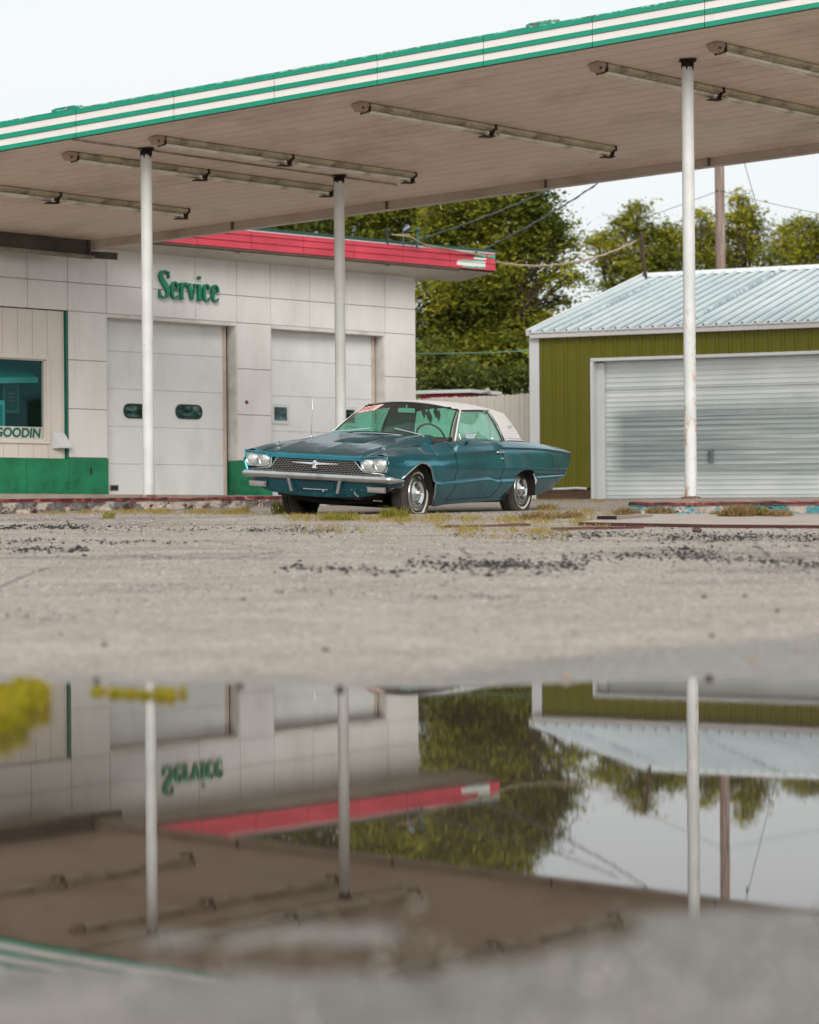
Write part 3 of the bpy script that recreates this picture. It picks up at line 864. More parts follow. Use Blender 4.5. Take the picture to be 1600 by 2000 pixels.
# rear edge: hanging lip and outer face
rn = Vector((-rd.y, rd.x, 0))
if rn.y < 0: rn = -rn
M_lip = simple('rear_lip', hexc('c0b0a2'), .65, var=.1, stain=hexc('6d5e50'), stain_amt=.4)
mb = MB()
face(mb, RLn, RRn, -.125, .30, .0, .05, rn)
mb.build('rear_fascia', M_lip, cn, fn=cf)
mb = MB(); face(mb, RLn, RRn, -.150, -.127, -.02, .062, rn); mb.build('rear_trim', simple('rear_trim_white', hexc('c9c2bb'), .5), cn, fn=cf)
Lr = (RRn-RLn).length
s = 2.35; M_hang = simple('hanger_brown', hexc('5d4a3c'), .7)
while s < Lr:
    A = RLn+rd*s; B = RLn+rd*(s+.035)
    mb = MB(); face(mb, A, B, -.12, .0, -.035, -.001, rn); s += 2.53
    mb.build('hanger', M_hang, cn, fn=cf)
# steel beam along the station eave
bd = (BR-BL).normalized(); bnm = Vector((bd.y, -bd.x, 0))
M_beam = simple('beam_steel', hexc('565349'), .8, var=.35, scale=4, stain=hexc('2b2720'), stain_amt=.7)
mb = MB()
Bx = BL-bd*2
face(mb, Bx, BR-bd*.12, -.235, -.0, .0, .05, bnm)
mb.build('eave_beam', M_beam, cn, fn=cf)
mb = MB(); face(mb, Bx, BR+bd*.0, -.29, -.24, -.06, .10, bnm); mb.build('beam_flange', simple('flange_pale', hexc('9a9186'), .8, var=.3, stain=hexc('3d342c'), stain_amt=.7), cn, fn=cf)
mb = MB(); face(mb, BR-bd*.12, BR-bd*.08, -.26, .0, -.05, .10, bnm)
mb.bar((BR.x-.0, BR.y+.0, zc(BR.x,BR.y)-.22), (BR.x+.42, BR.y-.02, zc(BR.x,BR.y)-.25), .08, .11)
mb.build('beam_end', M_beam, cn, fn=cf)
# posts
m = NT('post_paint')
c = m.ramp(m.noise(3, 4, .6), [(.3, hexc('c9cbc9')), (.7, hexc('dcdedd'))])
sp = m.t.nodes.new('ShaderNodeSeparateXYZ'); m.t.links.new(m.coord(), sp.inputs[0])
low = m.math('SUBTRACT', 1.0, m.math('MULTIPLY', m.math('SUBTRACT', sp.outputs[2], 2.2), .9), clamp=True)
rust = m.math('MULTIPLY', m.ramp(m.noise(9, 7, .7, sc=(1,1,.6)), [(.55, 0.), (.62, 1.)]), m.math('ADD', .03, m.math('MULTIPLY', low, .88)), clamp=True)
c = m.mix(m.math('MULTIPLY', rust, .8), c, m.ramp(m.noise(20, 2, .5), [(.4, hexc('b07a4a')), (.6, hexc('c99a70'))]))
c = m.mix(m.ramp(m.noise(26, 3, .6), [(.70, 0.), (.73, .9)]), c, hexc('4a4038'))
m.pbr(c, .5, 0, m.bump(m.noise(14, 5, .6), .25, .01))
M_post = m.mat
m = NT('post_paint_clean')
c = m.ramp(m.noise(3, 4, .6), [(.3, hexc('c6c6c3')), (.7, hexc('d6d8d6'))])
c = m.mix(m.ramp(m.noise(17, 4, .6, sc=(1,1,.5)), [(.70, 0.), (.73, .9)]), c, hexc('4a4038'))
m.pbr(c, .5, 0, m.bump(m.noise(14, 5, .6), .25, .01))
M_post2 = m.mat
M_cap = simple('charred_cap', hexc('231c1a'), .9, var=.3, scale=9)
def post(x, y, base, lab, mt):
    top = zc(x, y)
    mb = MB(); mb.lathe([(.08, base), (.08, top-.07)], (x, y, 0), 'z', 28)
    p = mb.build('post', mt, cn, fn=cf, auto=40); p['label'] = lab
    mb = MB()
    # jagged edge where the paint has burnt off
    bp_ = MB(); bp_.box(x-.13, x+.13, y-.13, y+.13, base-.005, base+.014)
    for ax_, ay_ in ((-.1,-.1),(.1,-.1),(.1,.1),(-.1,.1)): bp_.lathe([(.014, .014), (.014, .034), (.0, .036)], (x+ax_, y+ay_, base), 'z', 6)
    bp_.lathe([(.10, .014), (.083, .045)], (x, y, base), 'z', 20)
    bp_.build('base_plate', simple('plate_rust', hexc('6d5446'), .8, var=.3, scale=9, stain=hexc('c9c6c0'), stain_amt=.7, stain_scale=6) if 'plate_rust' not in bpy.data.materials else bpy.data.materials['plate_rust'], p, fn=cf)
    n = 28; v = []; f = []
    for k in range(n):
        t = 2*math.pi*k/n; jag = -.03*random.random() - (.05 if k % 5 == 0 else 0)
        v += [(x+.083*math.cos(t), y+.083*math.sin(t), top-.075+jag), (x+.083*math.cos(t), y+.083*math.sin(t), top+.0)]
    for k in range(n):
        j = (k+1) % n; f.append((2*k, 2*j, 2*j+1, 2*k+1))
    mb.add(v, f); mb.lathe([(.0812, top-.085), (.0812, top)], (x, y, 0), 'z', 28)
    mb.box(x-.11, x+.11, y-.11, y+.11, top-.014, top-.001)
    mb.build('post_cap', M_cap, p, fn=cf)
post(-3.62, 32.69, .62, 'left post with small chips in its white paint', M_post2)
post(-1.02, 35.22, .62, 'middle post rising behind the car', M_post2)
post(3.66, 30.64, .55, 'right post with brown rust spots', M_post)
post(6.3, 33.1, .55, 'rear right post', M_post)
# painted-over conduit between the left posts
mb = MB()
a = Vector((-3.62,32.69,0)); b = Vector((-1.02,35.22,0)); d = (b-a).normalized()
a2 = a-d*1.25; b2 = b+d*1.2
path = []
for k in range(12):
    p = a2.lerp(b2, k/11); path.append((p.x, p.y, zc(p.x,p.y)-.014-random.random()*.004))
mb.tube(path, .013, 6)
mb.build('conduit', simple('conduit_peeling', hexc('aa9f95'), .7, var=.35, scale=6, stain=hexc('ece6e0'), stain_amt=.9, stain_scale=4), cn, fn=cf)

# ------------------------------------------------------------------ strip lights under the canopy
M_fix = simple('fixture_housing', hexc('c9bfa4'), .55, var=.3, scale=5, stain=hexc('3c3022'), stain_amt=.7, stain_scale=3)
M_tube = simple('fixture_cover', hexc('f2ecdc'), .35, var=.15, scale=3, stain=hexc('6b5a40'), stain_amt=.6, stain_scale=2.5)
M_end = simple('fixture_end', hexc('b8a090'), .7, var=.2, stain=hexc('6a4a3a'), stain_amt=.6)
M_brk = simple('fixture_bracket', hexc('3a2a24'), .8, var=.4, scale=12)
def fixture(label):
    """along local x from 0 to 5.0, hanging below z = 0"""
    t = thing('strip_light', label, 'strip light', (0,0,0), 0, 'fluorescent strip lights under the canopy')
    mb = MB()
    for a, b in ((.16, 2.46), (2.50, 4.92)):
        mb.hexa([(a,-.030,-.075),(b,-.030,-.075),(b,.030,-.075),(a,.030,-.075),(a,-.075,-.03),(b,-.075,-.03),(b,.075,-.03),(a,.075,-.03)])
        mb.box(a, b, -.085, -.078, -.06, -.012)
        mb.box(a, b, .078, .085, -.06, -.012)
    mb.box(.1, 4.9, -.05, .05, -.03, -.004)
    mb.build('housing', M_fix, t)
    for a, b in ((.20, 2.38), (2.60, 4.84)):
        mb = MB(); mb.tube([(a,-.032,-.108),(b,-.032,-.108)], .024, 8); mb.tube([(a,.032,-.108),(b,.032,-.108)], .024, 8)
        mb.build('lamp_tube', M_tube, t)
    mb = MB(); mb.hexa([(.02,-.055,-.105),(.165,-.055,-.105),(.165,.055,-.105),(.02,.055,-.105),(-.0,-.09,-.01),(.16,-.09,-.01),(.16,.09,-.01),(-.0,.09,-.01)])
    e = mb.build('end_box', M_end, t, bevel=.006)
    mb = MB(); mb.lathe([(.0,-.065),(.014,-.064),(.016,-.055)], (.06, -.02, -.08), 'y', 10); mb.build('knockout', M_brk, e)
    mb = MB(); mb.box(.165,.175,-.095,.095,-.115,-.005)
    mb.build('end_plate', M_brk, t)
    for x in (2.48, 4.93):
        mb = MB()
        mb.box(x-.012, x+.012, -.10, .10, -.075, -.003)
        mb.bar((x, -.05, -.06), (x, .0, -.15), .03, .02); mb.bar((x, .05, -.06), (x, .0, -.15), .03, .02)
        mb.bar((x+.02, 0, -.145), (x-.22, 0, -.165), .09, .012)
        mb.lathe([(.0,-.03),(.03,-.028),(.034,0),(.03,.028),(0,.03)], (x-.02, 0, -.09), 'x', 10)
        mb.build('bracket', M_brk, t)
    return t
def place_fix(o, A, B, lab):
    A = Vector((A[0], A[1], zc(*A))); B = Vector((B[0], B[1], zc(*B)))
    d = (B-A).normalized()
    nrm = Vector((-.08026, .10665, 1)).normalized()
    y = nrm.cross(d).normalized(); z = d.cross(y).normalized()
    M = Matrix((d, y, z)).transposed()
    o.rotation_euler = M.to_euler(); o.location = A
    s = (B-A).length/5.0
    o['label'] = lab
fx = fixture('x')
specs = [((-6.92, 33.02), (-3.39, 36.56), 'leftmost strip light, cut off by the left edge of the photo'),
         ((-4.72, 32.47), (-1.13, 35.92), 'strip light just left of the left post top, ending at the middle post'),
         ((-3.47, 32.04), (.16, 35.55), 'strip light just right of the left post, above the peeling conduit'),
         ((-.68, 31.25), (3.11, 35.01), 'strip light alone in the middle of the canopy ceiling'),
         ((2.40, 30.35), (6.40, 34.32), 'strip light passing behind the top of the right post'),
         ((3.88, 29.92), (7.9, 33.9), 'rightmost strip light, cut off by the right edge of the photo')]
for i, (A, B, lab) in enumerate(specs):
    o = fx if i == 0 else copy_thing(fx)
    place_fix(o, A, B, lab)
    if i >= 3: o.scale = (1.06, 1.06, 1.06)

# ------------------------------------------------------------------ green storage garage
gd = Vector((4.77, -2.4, 0)).normalized(); GA = math.atan2(gd.y, gd.x)
gr = thing('storage_garage', 'olive green metal garage with white roof and wide roll-up door', 'garage', (2.17, 42.1, 0), GA)
GW = 26.0; GDp = 11.6
# local: x along front, y back, z up
M_olive = simple('olive_metal', hexc('686510'), .42, var=.08, scale=.8, stain=hexc('4c4e0e'), stain_amt=.25, coat=.0)
EZ = 3.38
def corr(mb, x0, x1, z0, z1, pitch=.235):
    x = x0
    # ribs every pitch with two minor ones
    prof = []
    n0 = math.floor(x0/pitch)
    pts = set([x0, x1])
    k = n0
    seq = []
    while k*pitch < x1+pitch:
        b = k*pitch
        seq += [(b-.034, 0), (b-.014, -.034), (b+.014, -.034), (b+.034, 0), (b+.10, 0), (b+.106, -.006), (b+.124, -.006), (b+.13, 0)]
        k += 1
    seq = [(x0, 0)]+[s for s in seq if x0 < s[0] < x1]+[(x1, 0)]
    mb.grid([[(a, y, z0) for a, y in seq], [(a, y, z1) for a, y in seq]])
mb = MB()
DL, DR, DT = 1.17, 6.55, 2.96
corr(mb, .20, DL-.02, .70, EZ); corr(mb, DL-.02, DR+.12, DT+.02, EZ); corr(mb, DR+.12, GW, .70, EZ)
fw_ = mb.build('front_wall', M_olive, gr)
mb = MB()
mb.box(.02, GW, .30, .32, .45, EZ); mb.box(.015, .12, .05, GDp-.1, .70, EZ)
for y0, y1 in ((.05, GDp-.05),):
    mb.prism([(.02, .02, EZ), (.02, GDp, EZ), (.02, GDp/2, EZ+1.30)], (.1, 0, 0))
mb.box(.02, GW, GDp-.1, GDp, .5, EZ); mb.box(GW-.1, GW, .05, GDp, .5, EZ)
mb.build('side_wall', M_olive, gr)
mb = MB(); mb.box(.0, .19, -.03, .16, .50, EZ-.01); mb.build('corner_trim', M_trim, gr, bevel=.004)
mb = MB()
mb.box(.05, GW, -.13, -.02, EZ-.01, EZ+.10); mb.box(.045, GW, -.145, -.13, EZ+.075, EZ+.105); mb.box(-.05,GW,-.02,.02,EZ-.012,EZ)
mb.build('gutter', simple('gutter_white', hexc('cfcdcc'), .45, var=.06), gr, bevel=.01)
# frame of the door
mb = MB()
mb.box(DL, DL+.055, -.035, .30, .5, DT); mb.box(DL+.055, DL+.20, .14, .20, .48, DT-.05)
mb.box(DL, DR+.1, -.035, .22, DT-.03, DT+.025); mb.box(DR+.045, DR+.1, -.035, .30, .5, DT)
mb.build('door_frame', M_trim, gr, bevel=.005)
m = NT('frosted_steel_door')
vv = m.coord((1,1,1))
sp = m.t.nodes.new('ShaderNodeSeparateXYZ'); m.t.links.new(vv, sp.inputs[0])
base = m.ramp(m.noise(.8, 3, .5, sc=(1,1,1.4)), [(.3, hexc('d4dcdd')), (.7, hexc('eaeeee'))])
# the middle of the door has weathered to a duller grey, in irregular level bands
cxm = m.math('ABSOLUTE', m.math('SUBTRACT', sp.outputs[0], 4.0))
mx_ = m.math('MULTIPLY', m.math('SUBTRACT', 2.62, cxm), 3.0, clamp=True)
czm = m.math('ABSOLUTE', m.math('SUBTRACT', sp.outputs[2], 1.50))
mz_ = m.math('MULTIPLY', m.math('SUBTRACT', .98, m.math('ADD', czm, m.math('MULTIPLY', m.noise(1.2, 3, .5), .35))), 3.0, clamp=True)
streak = m.ramp(m.noise(3.2, 4, .6, sc=(.10, 1, 3.4)), [(.32, .25), (.6, 1.)])
dull = m.math('MULTIPLY', m.math('MULTIPLY', mx_, mz_), streak)
c = m.mix(m.math('MULTIPLY', dull, .8), base, hexc('82908f'))
c = m.mix(m.ramp(m.noise(7, 4, .6, sc=(2.2,1,.7)), [(.70, 0.), (.74, .5)]), c, hexc('d5dcdc'))
m.pbr(c, m.math('SUBTRACT', .5, m.math('MULTIPLY', dull, .16)), .25, m.bump(m.noise(2, 3, .5, sc=(.3,1,3)), .08, .02))
M_roll = m.mat
mb = MB()
z = .46
rows = []
while z < DT-.05:
    rows += [(z, .0), (z+.012, .0), (z+.022, -.014), (z+.034, -.014), (z+.044, .0), (z+.078, .002)]
    z += .0865
mb.grid([[(DL+.16, .215+y, zz), (DR+.06, .215+y, zz)] for zz, y in rows])
rd_ = mb.build('roll_up_door', M_roll, gr)
mb = MB()
for zz in (.50, .98, 1.46, 1.94, 2.42): mb.box(DL+.16, DR+.06, .196, .204, zz, zz+.018)
mb.build('panel_joint', simple('joint_grey', hexc('b8c0c0'), .4, .3), rd_)
mb = MB(); mb.box(3.28,3.36,.17,.20,1.12,1.36); mb.tube([(3.30,.17,1.15),(3.30,.13,1.18),(3.30,.13,1.30),(3.30,.17,1.33)], .012, 6)
mb.build('latch', simple('latch_steel', hexc('8a9090'), .4, .6), rd_)
# ribbed roof
RZ, RY = 4.92, 5.8
m = NT('roof_sheet')
c = m.ramp(m.noise(.6, 5, .6, sc=(1,.5,1)), [(.3, hexc('bcc6c8')), (.7, hexc('dce1e2'))])
c = m.mix(m.ramp(m.noise(3.0, 7, .7, sc=(1,.4,1)), [(.55, 0.), (.75, .5)]), c, hexc('b4c3c5'))
spx = m.t.nodes.new('ShaderNodeSeparateXYZ'); m.t.links.new(m.coord(), spx.inputs[0])
for xx0, w_ in ((.62, .06), (2.95, .10)):
    dd = m.math('ABSOLUTE', m.math('SUBTRACT', m.math('SUBTRACT', spx.outputs[0], m.math('MULTIPLY', spx.outputs[1], -.02)), xx0))
    k_ = m.math('MULTIPLY', m.math('SUBTRACT', w_, dd), 20.0, clamp=True)
    c = m.mix(m.math('MULTIPLY', k_, m.ramp(m.noise(6, 3, .6, sc=(1,1.2,1)), [(.45, 0.), (.55, .6)])), c, hexc('5f797d'))
frx = m.math('FRACT', m.math('MULTIPLY', m.math('ADD', spx.outputs[0], 10.04), 1/.232))
rib_shade1 = m.math('MULTIPLY', m.math('GREATER_THAN', frx, .74), m.math('LESS_THAN', frx, .99))
rib_shade2 = m.math('MULTIPLY', m.math('GREATER_THAN', frx, .36), m.math('LESS_THAN', frx, .44))
c = m.mix(m.math('MULTIPLY', m.math('MAXIMUM', rib_shade1, rib_shade2), m.ramp(m.noise(2, 5, .7), [(.3, .6), (.7, .95)])), c, hexc('7e9194'))  # rib shading put into the colour as grey stripes along the ribs
m.pbr(c, .42, .1, m.bump(m.noise(1.6, 3, .5), .1, .02))
M_roof = m.mat
mb = MB()
x = .04; seq = []
while x < GW:
    seq += [(x, .0), (x+.020, .058), (x+.052, .058), (x+.072, 0), (x+.14, 0), (x+.145, .007), (x+.158, .007), (x+.163, 0)]
    x += .232
slope_x = .18   # the sheet edges run back and slightly to the right, like the gable itself
mb.grid([[(a, -.15, EZ+.075+h) for a, h in seq], [(a, RY, RZ+h) for a, h in seq]])
mb.grid([[(a, RY, RZ+h) for a, h in seq], [(a, RY*2+.15, EZ+.075+h) for a, h in seq]])
mb.build('roof', M_roof, gr, solid=.004)
mb = MB()
mb.hexa([(-.06,RY-.16,RZ-.02),(GW,RY-.16,RZ-.02),(GW,RY+.16,RZ-.02),(-.06,RY+.16,RZ-.02),(-.06,RY-.04,RZ+.075),(GW,RY-.04,RZ+.075),(GW,RY+.04,RZ+.075),(-.06,RY+.04,RZ+.075)])
mb.build('ridge_cap', M_trim, gr)
mb = MB()
mb.bar((.02,-.16,EZ+.09),(.02,RY,RZ+.05), .05, .11); mb.bar((-.05,RY*2,EZ+.09),(-.05,RY,RZ+.05), .05, .11)
mb.build('rake_trim', M_trim, gr)
mb = MB(); mb.prism([(.03,.02,EZ),(.03,RY*2,EZ),(.03,RY,RZ-.03)], (.04,0,0)); mb.build('gable_wall', M_olive, gr)
mb = MB(); mb.box(.12, DL, -.04, .12, .45, .66); mb.build('foundation', simple('rotten_sill', hexc('5f4a39'), .9, var=.35, scale=5), gr)
mb = MB(); mb.tube([(.10+.2*k, -.055-.01*random.random(), .69+.008*math.sin(k*2)) for k in range(6)], .022, 6); mb.build('base_trim', M_trim, gr)
# service mast at the gable peak
pm = at(1252, 452, 47.0); pb = at(1262, 545, 47.0)
ginv = Matrix.Rotation(-GA, 4, 'Z')
def gl(p): return ginv @ (Vector(p)-Vector((2.17, 42.1, 0)))
a = gl(pb); b = gl(pm)
mb = MB(); mb.tube([a-Vector((-.02,0,.3)), b], [.045, .038], 8)
mb.tube([b+Vector((0,-.06,-.17)), b+Vector((.03,.08,-.19))], .03, 6)
mb.build('service_mast', simple('weathered_mast', hexc('4a382c'), .9, var=.3, scale=6, sc=(1,1,.2)), gr)

# ------------------------------------------------------------------ board fence, shed
M_fence = simple('weathered_board', hexc('e6dfd6'), .85, var=.12, scale=2, sc=(3,3,.4), stain=hexc('8d8378'), stain_amt=.5)
f0, f1 = Vector((.35, 45.6, 0)), Vector((2.45, 43.4, 0))
fr = thing('board_fence', 'weathered white board fence with dog-eared tops between the station and the garage', 'fence', f0, math.atan2((f1-f0).y, (f1-f0).x))
FL2 = (f1-f0).length
x = -.8
while x < FL2+.1:
    w = .118; h = 2.455+random.uniform(-.012, .012)-.0*x; y = random.uniform(-.004, .004)
    mb = MB(); mb.prism([(x,y,.45),(x+w,y,.45),(x+w,y,h-.03),(x+w-.025,y,h),(x+.025,y,h),(x,y,h-.03)], (0,.02,0))
    mb.build('board', M_fence, fr); x += w+.008
mb = MB()
for z in (.8, 2.15): mb.box(-.8, FL2, .03, .07, z, z+.09)
mb.build('rail', M_fence, fr)
sh = thing('red_shed', 'small red shed with a flat white roof edge just above the fence', 'shed', (.75, 50.5, 0), R(-25))
mb = MB(); mb.box(-.55,.55,0,1.5,0.5,2.72); mb.build('wall', simple('shed_red', hexc('a0263a'), .6), sh)
mb = MB(); mb.box(-.72,.68,-.1,1.6,2.74,2.81); mb.build('roof', M_trim, sh)
tr = thing('tilted_lamp', 'small grey flood lamp tipped over on top of the fence', 'lamp', (1.55, 47.2, 2.52), R(20))
tr.location.z = 2.56
mb = MB(); mb.tube([(0,0,-.3),(0,0,.04),(.05,0,.08)], .012, 6); mb.build('stem', M_dark, tr)
mb = MB(); mb.tube([(-.08,0,.05),(.06,0,.10)], [.02,.065], 10, cap=False); mb.build('shade', simple('lamp_shade_white', hexc('b9b9b2'), .5), tr, solid=.004)

# ------------------------------------------------------------------ pole and wires
m = NT('pole_wood')
c = m.ramp(m.noise(4, 8, .7, sc=(4,4,.25)), [(.3, hexc('5e483e')), (.5, hexc('877268')), (.7, hexc('ab9c90'))])
m.pbr(c, .85, 0, m.bump(m.noise(6, 6, .7, sc=(4,4,.2)), .6, .02))
M_pole = m.mat
pp = at(1405, 520, 48.8)
up = thing('utility_pole', 'weathered reddish wooden utility pole standing behind the garage', 'utility pole', (pp.x+.03, 48.8, .5))
mb = MB(); mb.tube([(.02,0,0),(0,0,5),(-.03,0,10.5)], [.115,.103,.09], 14); mb.build('shaft', M_pole, up, auto=40)
mb = MB(); mb.tube([(-.10,-.09,6.32),(.10,-.09,6.30)], .012, 6); mb.tube([(0,-.1,6.31),(0,.1,6.31)], .01, 6); mb.tube([(.05,-.10,3.72),(.06,-.11,3.52)], .008, 5)
mb.build('wire_clamp', M_dark, up)
mb = MB(); mb.bar((-1.1,.0,9.6),(1.1,.0,9.6), .1, .12); mb.build('crossarm', M_pole, up)
def wire(name, label, pts, r, mat, sag=0.0, twist=0):
    P = []
    for (A, B, sg_) in pts:
        A = Vector(A); B = Vector(B)
        n = 18
        for k in range(n+1):
            t = k/n; p = A.lerp(B, t); p.z -= sg_*4*t*(1-t); P.append(p)
    mb = MB(); mb.tube(P, r, 6)
    if twist:
        Q = []
        for i, p in enumerate(P):
            for j in range(3):
                if i+1 < len(P):
                    q_ = p.lerp(P[i+1], j/3); a = (i*3+j)*1.2; Q.append(q_+Vector((math.cos(a)*r*twist, 0, math.sin(a)*r*twist)))
        mb.tube(Q, r*.7, 5)
    o = mb.build(name, mat)
    tag(o, label, 'wire'); return o
M_wire = simple('wire_black', hexc('2d3533'), .5)
M_wire_t = simple('wire_tan', hexc('a08f78'), .7)
M_wire_g = simple('wire_grey', hexc('7d8284'), .5)
def ext(a, b, k): return a+(b-a)*k
a1, b1 = at(800, 474, 42.3), at(975, 401, 46.5)
wire('service_wire', 'twisted dark wire from the station roof lamp up to the right, upper of two', [(a1, ext(a1, b1, 2.6), .12)], .012, M_wire, twist=1.6)
a1, b1 = at(924, 496, 43.5), at(1060, 412, 46)
wire('service_wire', 'twisted dark wire rising from the right end of the red roof band, lower of two', [(a1, ext(a1, b1, 2.7), .15)], .013, M_wire, twist=1.6)
c1 = at(966, 511, 44.2); c2 = at(1243, 470, 46.9)
wire('tan_cable', 'thick tan cable sagging from the red roof band to the garage mast', [(c1, c2, .24)], .017, M_wire_t, twist=1.3)
c3 = at(765, 458, 41.6)
P_ = [c3, at(800, 462, 41.7), at(830, 478, 42.3), at(875, 486, 42.9), at(960, 503, 43.9)]
mb = MB(); mb.tube(P_, .012, 5); mb.tube([p+Vector((0,.03,.04*math.sin(i*2.))) for i, p in enumerate(P_)], .01, 5); o = mb.build('roof_cable', M_wire_t); tag(o, 'loose tan cable lying along the top of the red roof band', 'wire')
wire('span_wire', 'thin grey wire across the sky hung from the utility pole', [(at(800, 560, 96), at(1403, 373, 48.7), .2), (at(1407, 373, 48.7), at(1950, 470, 42), .1)], .007, M_wire_g)
wire('guy_wire', 'thin slanting guy wire coming down right of the utility pole', [(at(1441, 270, 44), at(1512, 512, 50), .05)], .007, M_wire_g)
mb = MB(); p = at(1448.5, 306, 44.6); mb.lathe([(0,-.06),(.025,-.05),(.03,0),(.02,.05),(0,.06)], p, 'z', 8); o = mb.build('guy_insulator', simple('blue_glass', hexc('3f7f86'), .2)); tag(o, 'small blue insulator on the guy wire under the canopy edge', 'insulator')
wire('low_wire', 'thin pale green wire level across the dark tree between the two buildings', [(at(780, 690, 47), at(1060, 683, 47), .03)], .010, simple('wire_green', hexc('6f9a90'), .5))
# ------------------------------------------------------------------ the car
CG = .435
car = thing('parked_car', 'old teal two-door hardtop car with white roof and flat front tyre, parked under the canopy', 'car', (-.6512, 27.4309, CG), R(-118))
TILT = .056
def tf(p): return Vector((p.x, p.y + TILT*(p.z-.3), p.z-TILT*p.y))
def ip(x, tab):
    t = sorted(tab); return float(np.interp(x, [a for a, b in t], [b for a, b in t]))
ZB = [(.91,.690),(.82,.694),(.60,.724),(.43,.733),(0,.737),(-.18,.737),(-.67,.765),(-1.72,.800),(-1.80,.812),(-1.90,.838),(-2.92,.836),(-3.6,.815),(-3.9,.800),(-4.12,.785)]
YB = [(.91,.940),(.5,.965),(0,.975),(-2.5,.98),(-3.5,.955),(-4.12,.900)]
ZS = [(.91,.700),(.85,.715),(.62,.760),(.43,.785),(0,.825),(-.3,.855),(-.66,.885),(-.9,.892),(-1.8,.905),(-2.3,.908),(-2.7,.905),(-3.3,.885),(-3.9,.835),(-4.12,.800)]
YS = [(.91,.80),(.5,.81),(-.5,.83),(-.9,.855),(-2.4,.865),(-3.0,.84),(-4.12,.80)]
ZM = [(.91,.440),(.3,.42),(-.2,.405),(-.7,.415),(-1.58,.455),(-1.66,.452),(-1.80,.425),(-2.3,.432),(-3.0,.472),(-3.7,.49),(-4.12,.50)]
ZR = [(.91,.405),(.56,.37),(-.26,.14),(-1.95,.185),(-2.13,.19),(-3.01,.240),(-3.2,.245),(-3.72,.315),(-3.95,.50),(-4.12,.70)]
AF = [(.56,.37),(.555,.45),(.47,.50),(.38,.565),(.28,.61),(.17,.632),(.06,.624),(-.04,.575),(-.12,.50),(-.19,.40),(-.24,.29),(-.262,.14)]
AR = [(-2.13,.19),(-2.17,.25),(-2.23,.33),(-2.30,.41),(-2.37,.475),(-2.46,.535),(-2.56,.562),(-2.70,.565),(-2.84,.55),(-2.94,.505),(-2.99,.44),(-3.01,.34),(-3.012,.240)]
def sm(x, tab, w):
    return sum(ip(min(.91, max(-4.12, x+d*w)), tab)*k for d, k in ((-1,.12),(-.5,.22),(0,.32),(.5,.22),(1,.12)))
def zlow(x, side=0):
    if -.262 < x < .555: return ip(x, [a for a in AF if a[0] != .56])
    if -3.01 < x < -2.13: return ip(x, [a for a in AR if a[0] > -3.011])
    return ip(x, ZR)
def side_rows(x):
    yb, zb, zm, zr = sm(x, YB, .3), sm(x, ZB, .05 if -2.1 < x < -1.5 else .14), sm(x, ZM, .05 if -2. < x < -1.4 else .2), ip(x, ZR)
    ys, zs = sm(x, YS, .25), sm(x, ZS, .22)
    k = 1.0
    ex = ip(x, [(-4.12,.016),(-3.9,.024),(-1.95,.030),(-1.75,.014),(0.3,.012),(.91,.004)])   # depth of the scoop under the belt crease
    P = [(ys, zs), (ys+(yb-ys)*.35, zs+.012-(zs-zb)*.16), (ys+(yb-ys)*.75, zb+(zs-zb)*.42), (yb-.010, zb+.012), (yb, zb+.001), (yb-.003, zb-.007),
         (yb-ex, zb-.020), (yb-.014, zb-.055), (yb-.004, zb-.105), (yb+.006, .615), (yb+.008, .585), (yb+.002, .555), (yb-.014, .52), (yb-.030, zm+.045),
         (yb-.033, zm+.022), (yb-.006, zm-.004), (yb-.003, zm-.014), (yb-.012, zm-.035), (yb-.030, zm-.10), (yb-.055, .5*(zm+zr)-.02), (yb-.085, zr)]
    return P
def dent(x, y, z):
    # the crumpled top of the left front fender
    if y > 0:
        d = math.exp(-((x+.13)/.10)**2-((z-.81)/.055)**2); y2 = y-.035*d
        z2 = z+.030*math.exp(-((x+.16)/.05)**2-((y-.88)/.06)**2)-.016*math.exp(-((x-.02)/.10)**2-((y-.9)/.07)**2)-.012*math.exp(-((x+.36)/.14)**2-((y-.9)/.08)**2)
        z2 -= .010*math.exp(-((x-.62)/.10)**2-((y-.88)/.07)**2)
        return y2, z2
    return y, z
def column(x, side, low=None):
    zl = zlow(x) if low is None else low
    P = side_rows(x)
    out = []
    zz = [p[1] for p in P][::-1]; yy = [p[0] for p in P][::-1]
    for (y, z) in P:
        if z < zl:
            z2 = zl; y2 = float(np.interp(zl, zz, yy))
        else: y2, z2 = y, z
        y3, z3 = dent(x, y2, z2) if side > 0 else (y2, z2)
        # flare round the wheel openings
        out.append(Vector((x, side*y3, z3)))
    return out
xsn = sorted(set([round(v, 4) for v in list(np.arange(-4.10, .9, .055))+[.91,.90]+[a[0] for a in AF]+[a[0] for a in AR]+[-.22,-.16,-.08,0,.1,-1.66,-1.72,-1.76,-1.80,-1.86,-1.90]+list(np.arange(-.5,.15,.03))]), reverse=True)
body = MB()
for sd in (1, -1):
    rows = []
    for x in xsn:
        if abs(x-.56) < 1e-6: rows.append(column(x, sd, .37)); continue
        if abs(x-.555) < 1e-6: rows.append(column(x, sd, .37)); rows.append(column(x-.0005, sd, .45)); continue
        if abs(x+.262) < 1e-6: rows.append(column(x, sd, .14)); continue
        if abs(x+3.012) < 1e-6: rows.append(column(x, sd, .240)); continue
        if abs(x+3.01) < 1e-6: rows.append(column(x, sd, .34)); continue
        rows.append(column(x, sd))
    body.grid(rows)
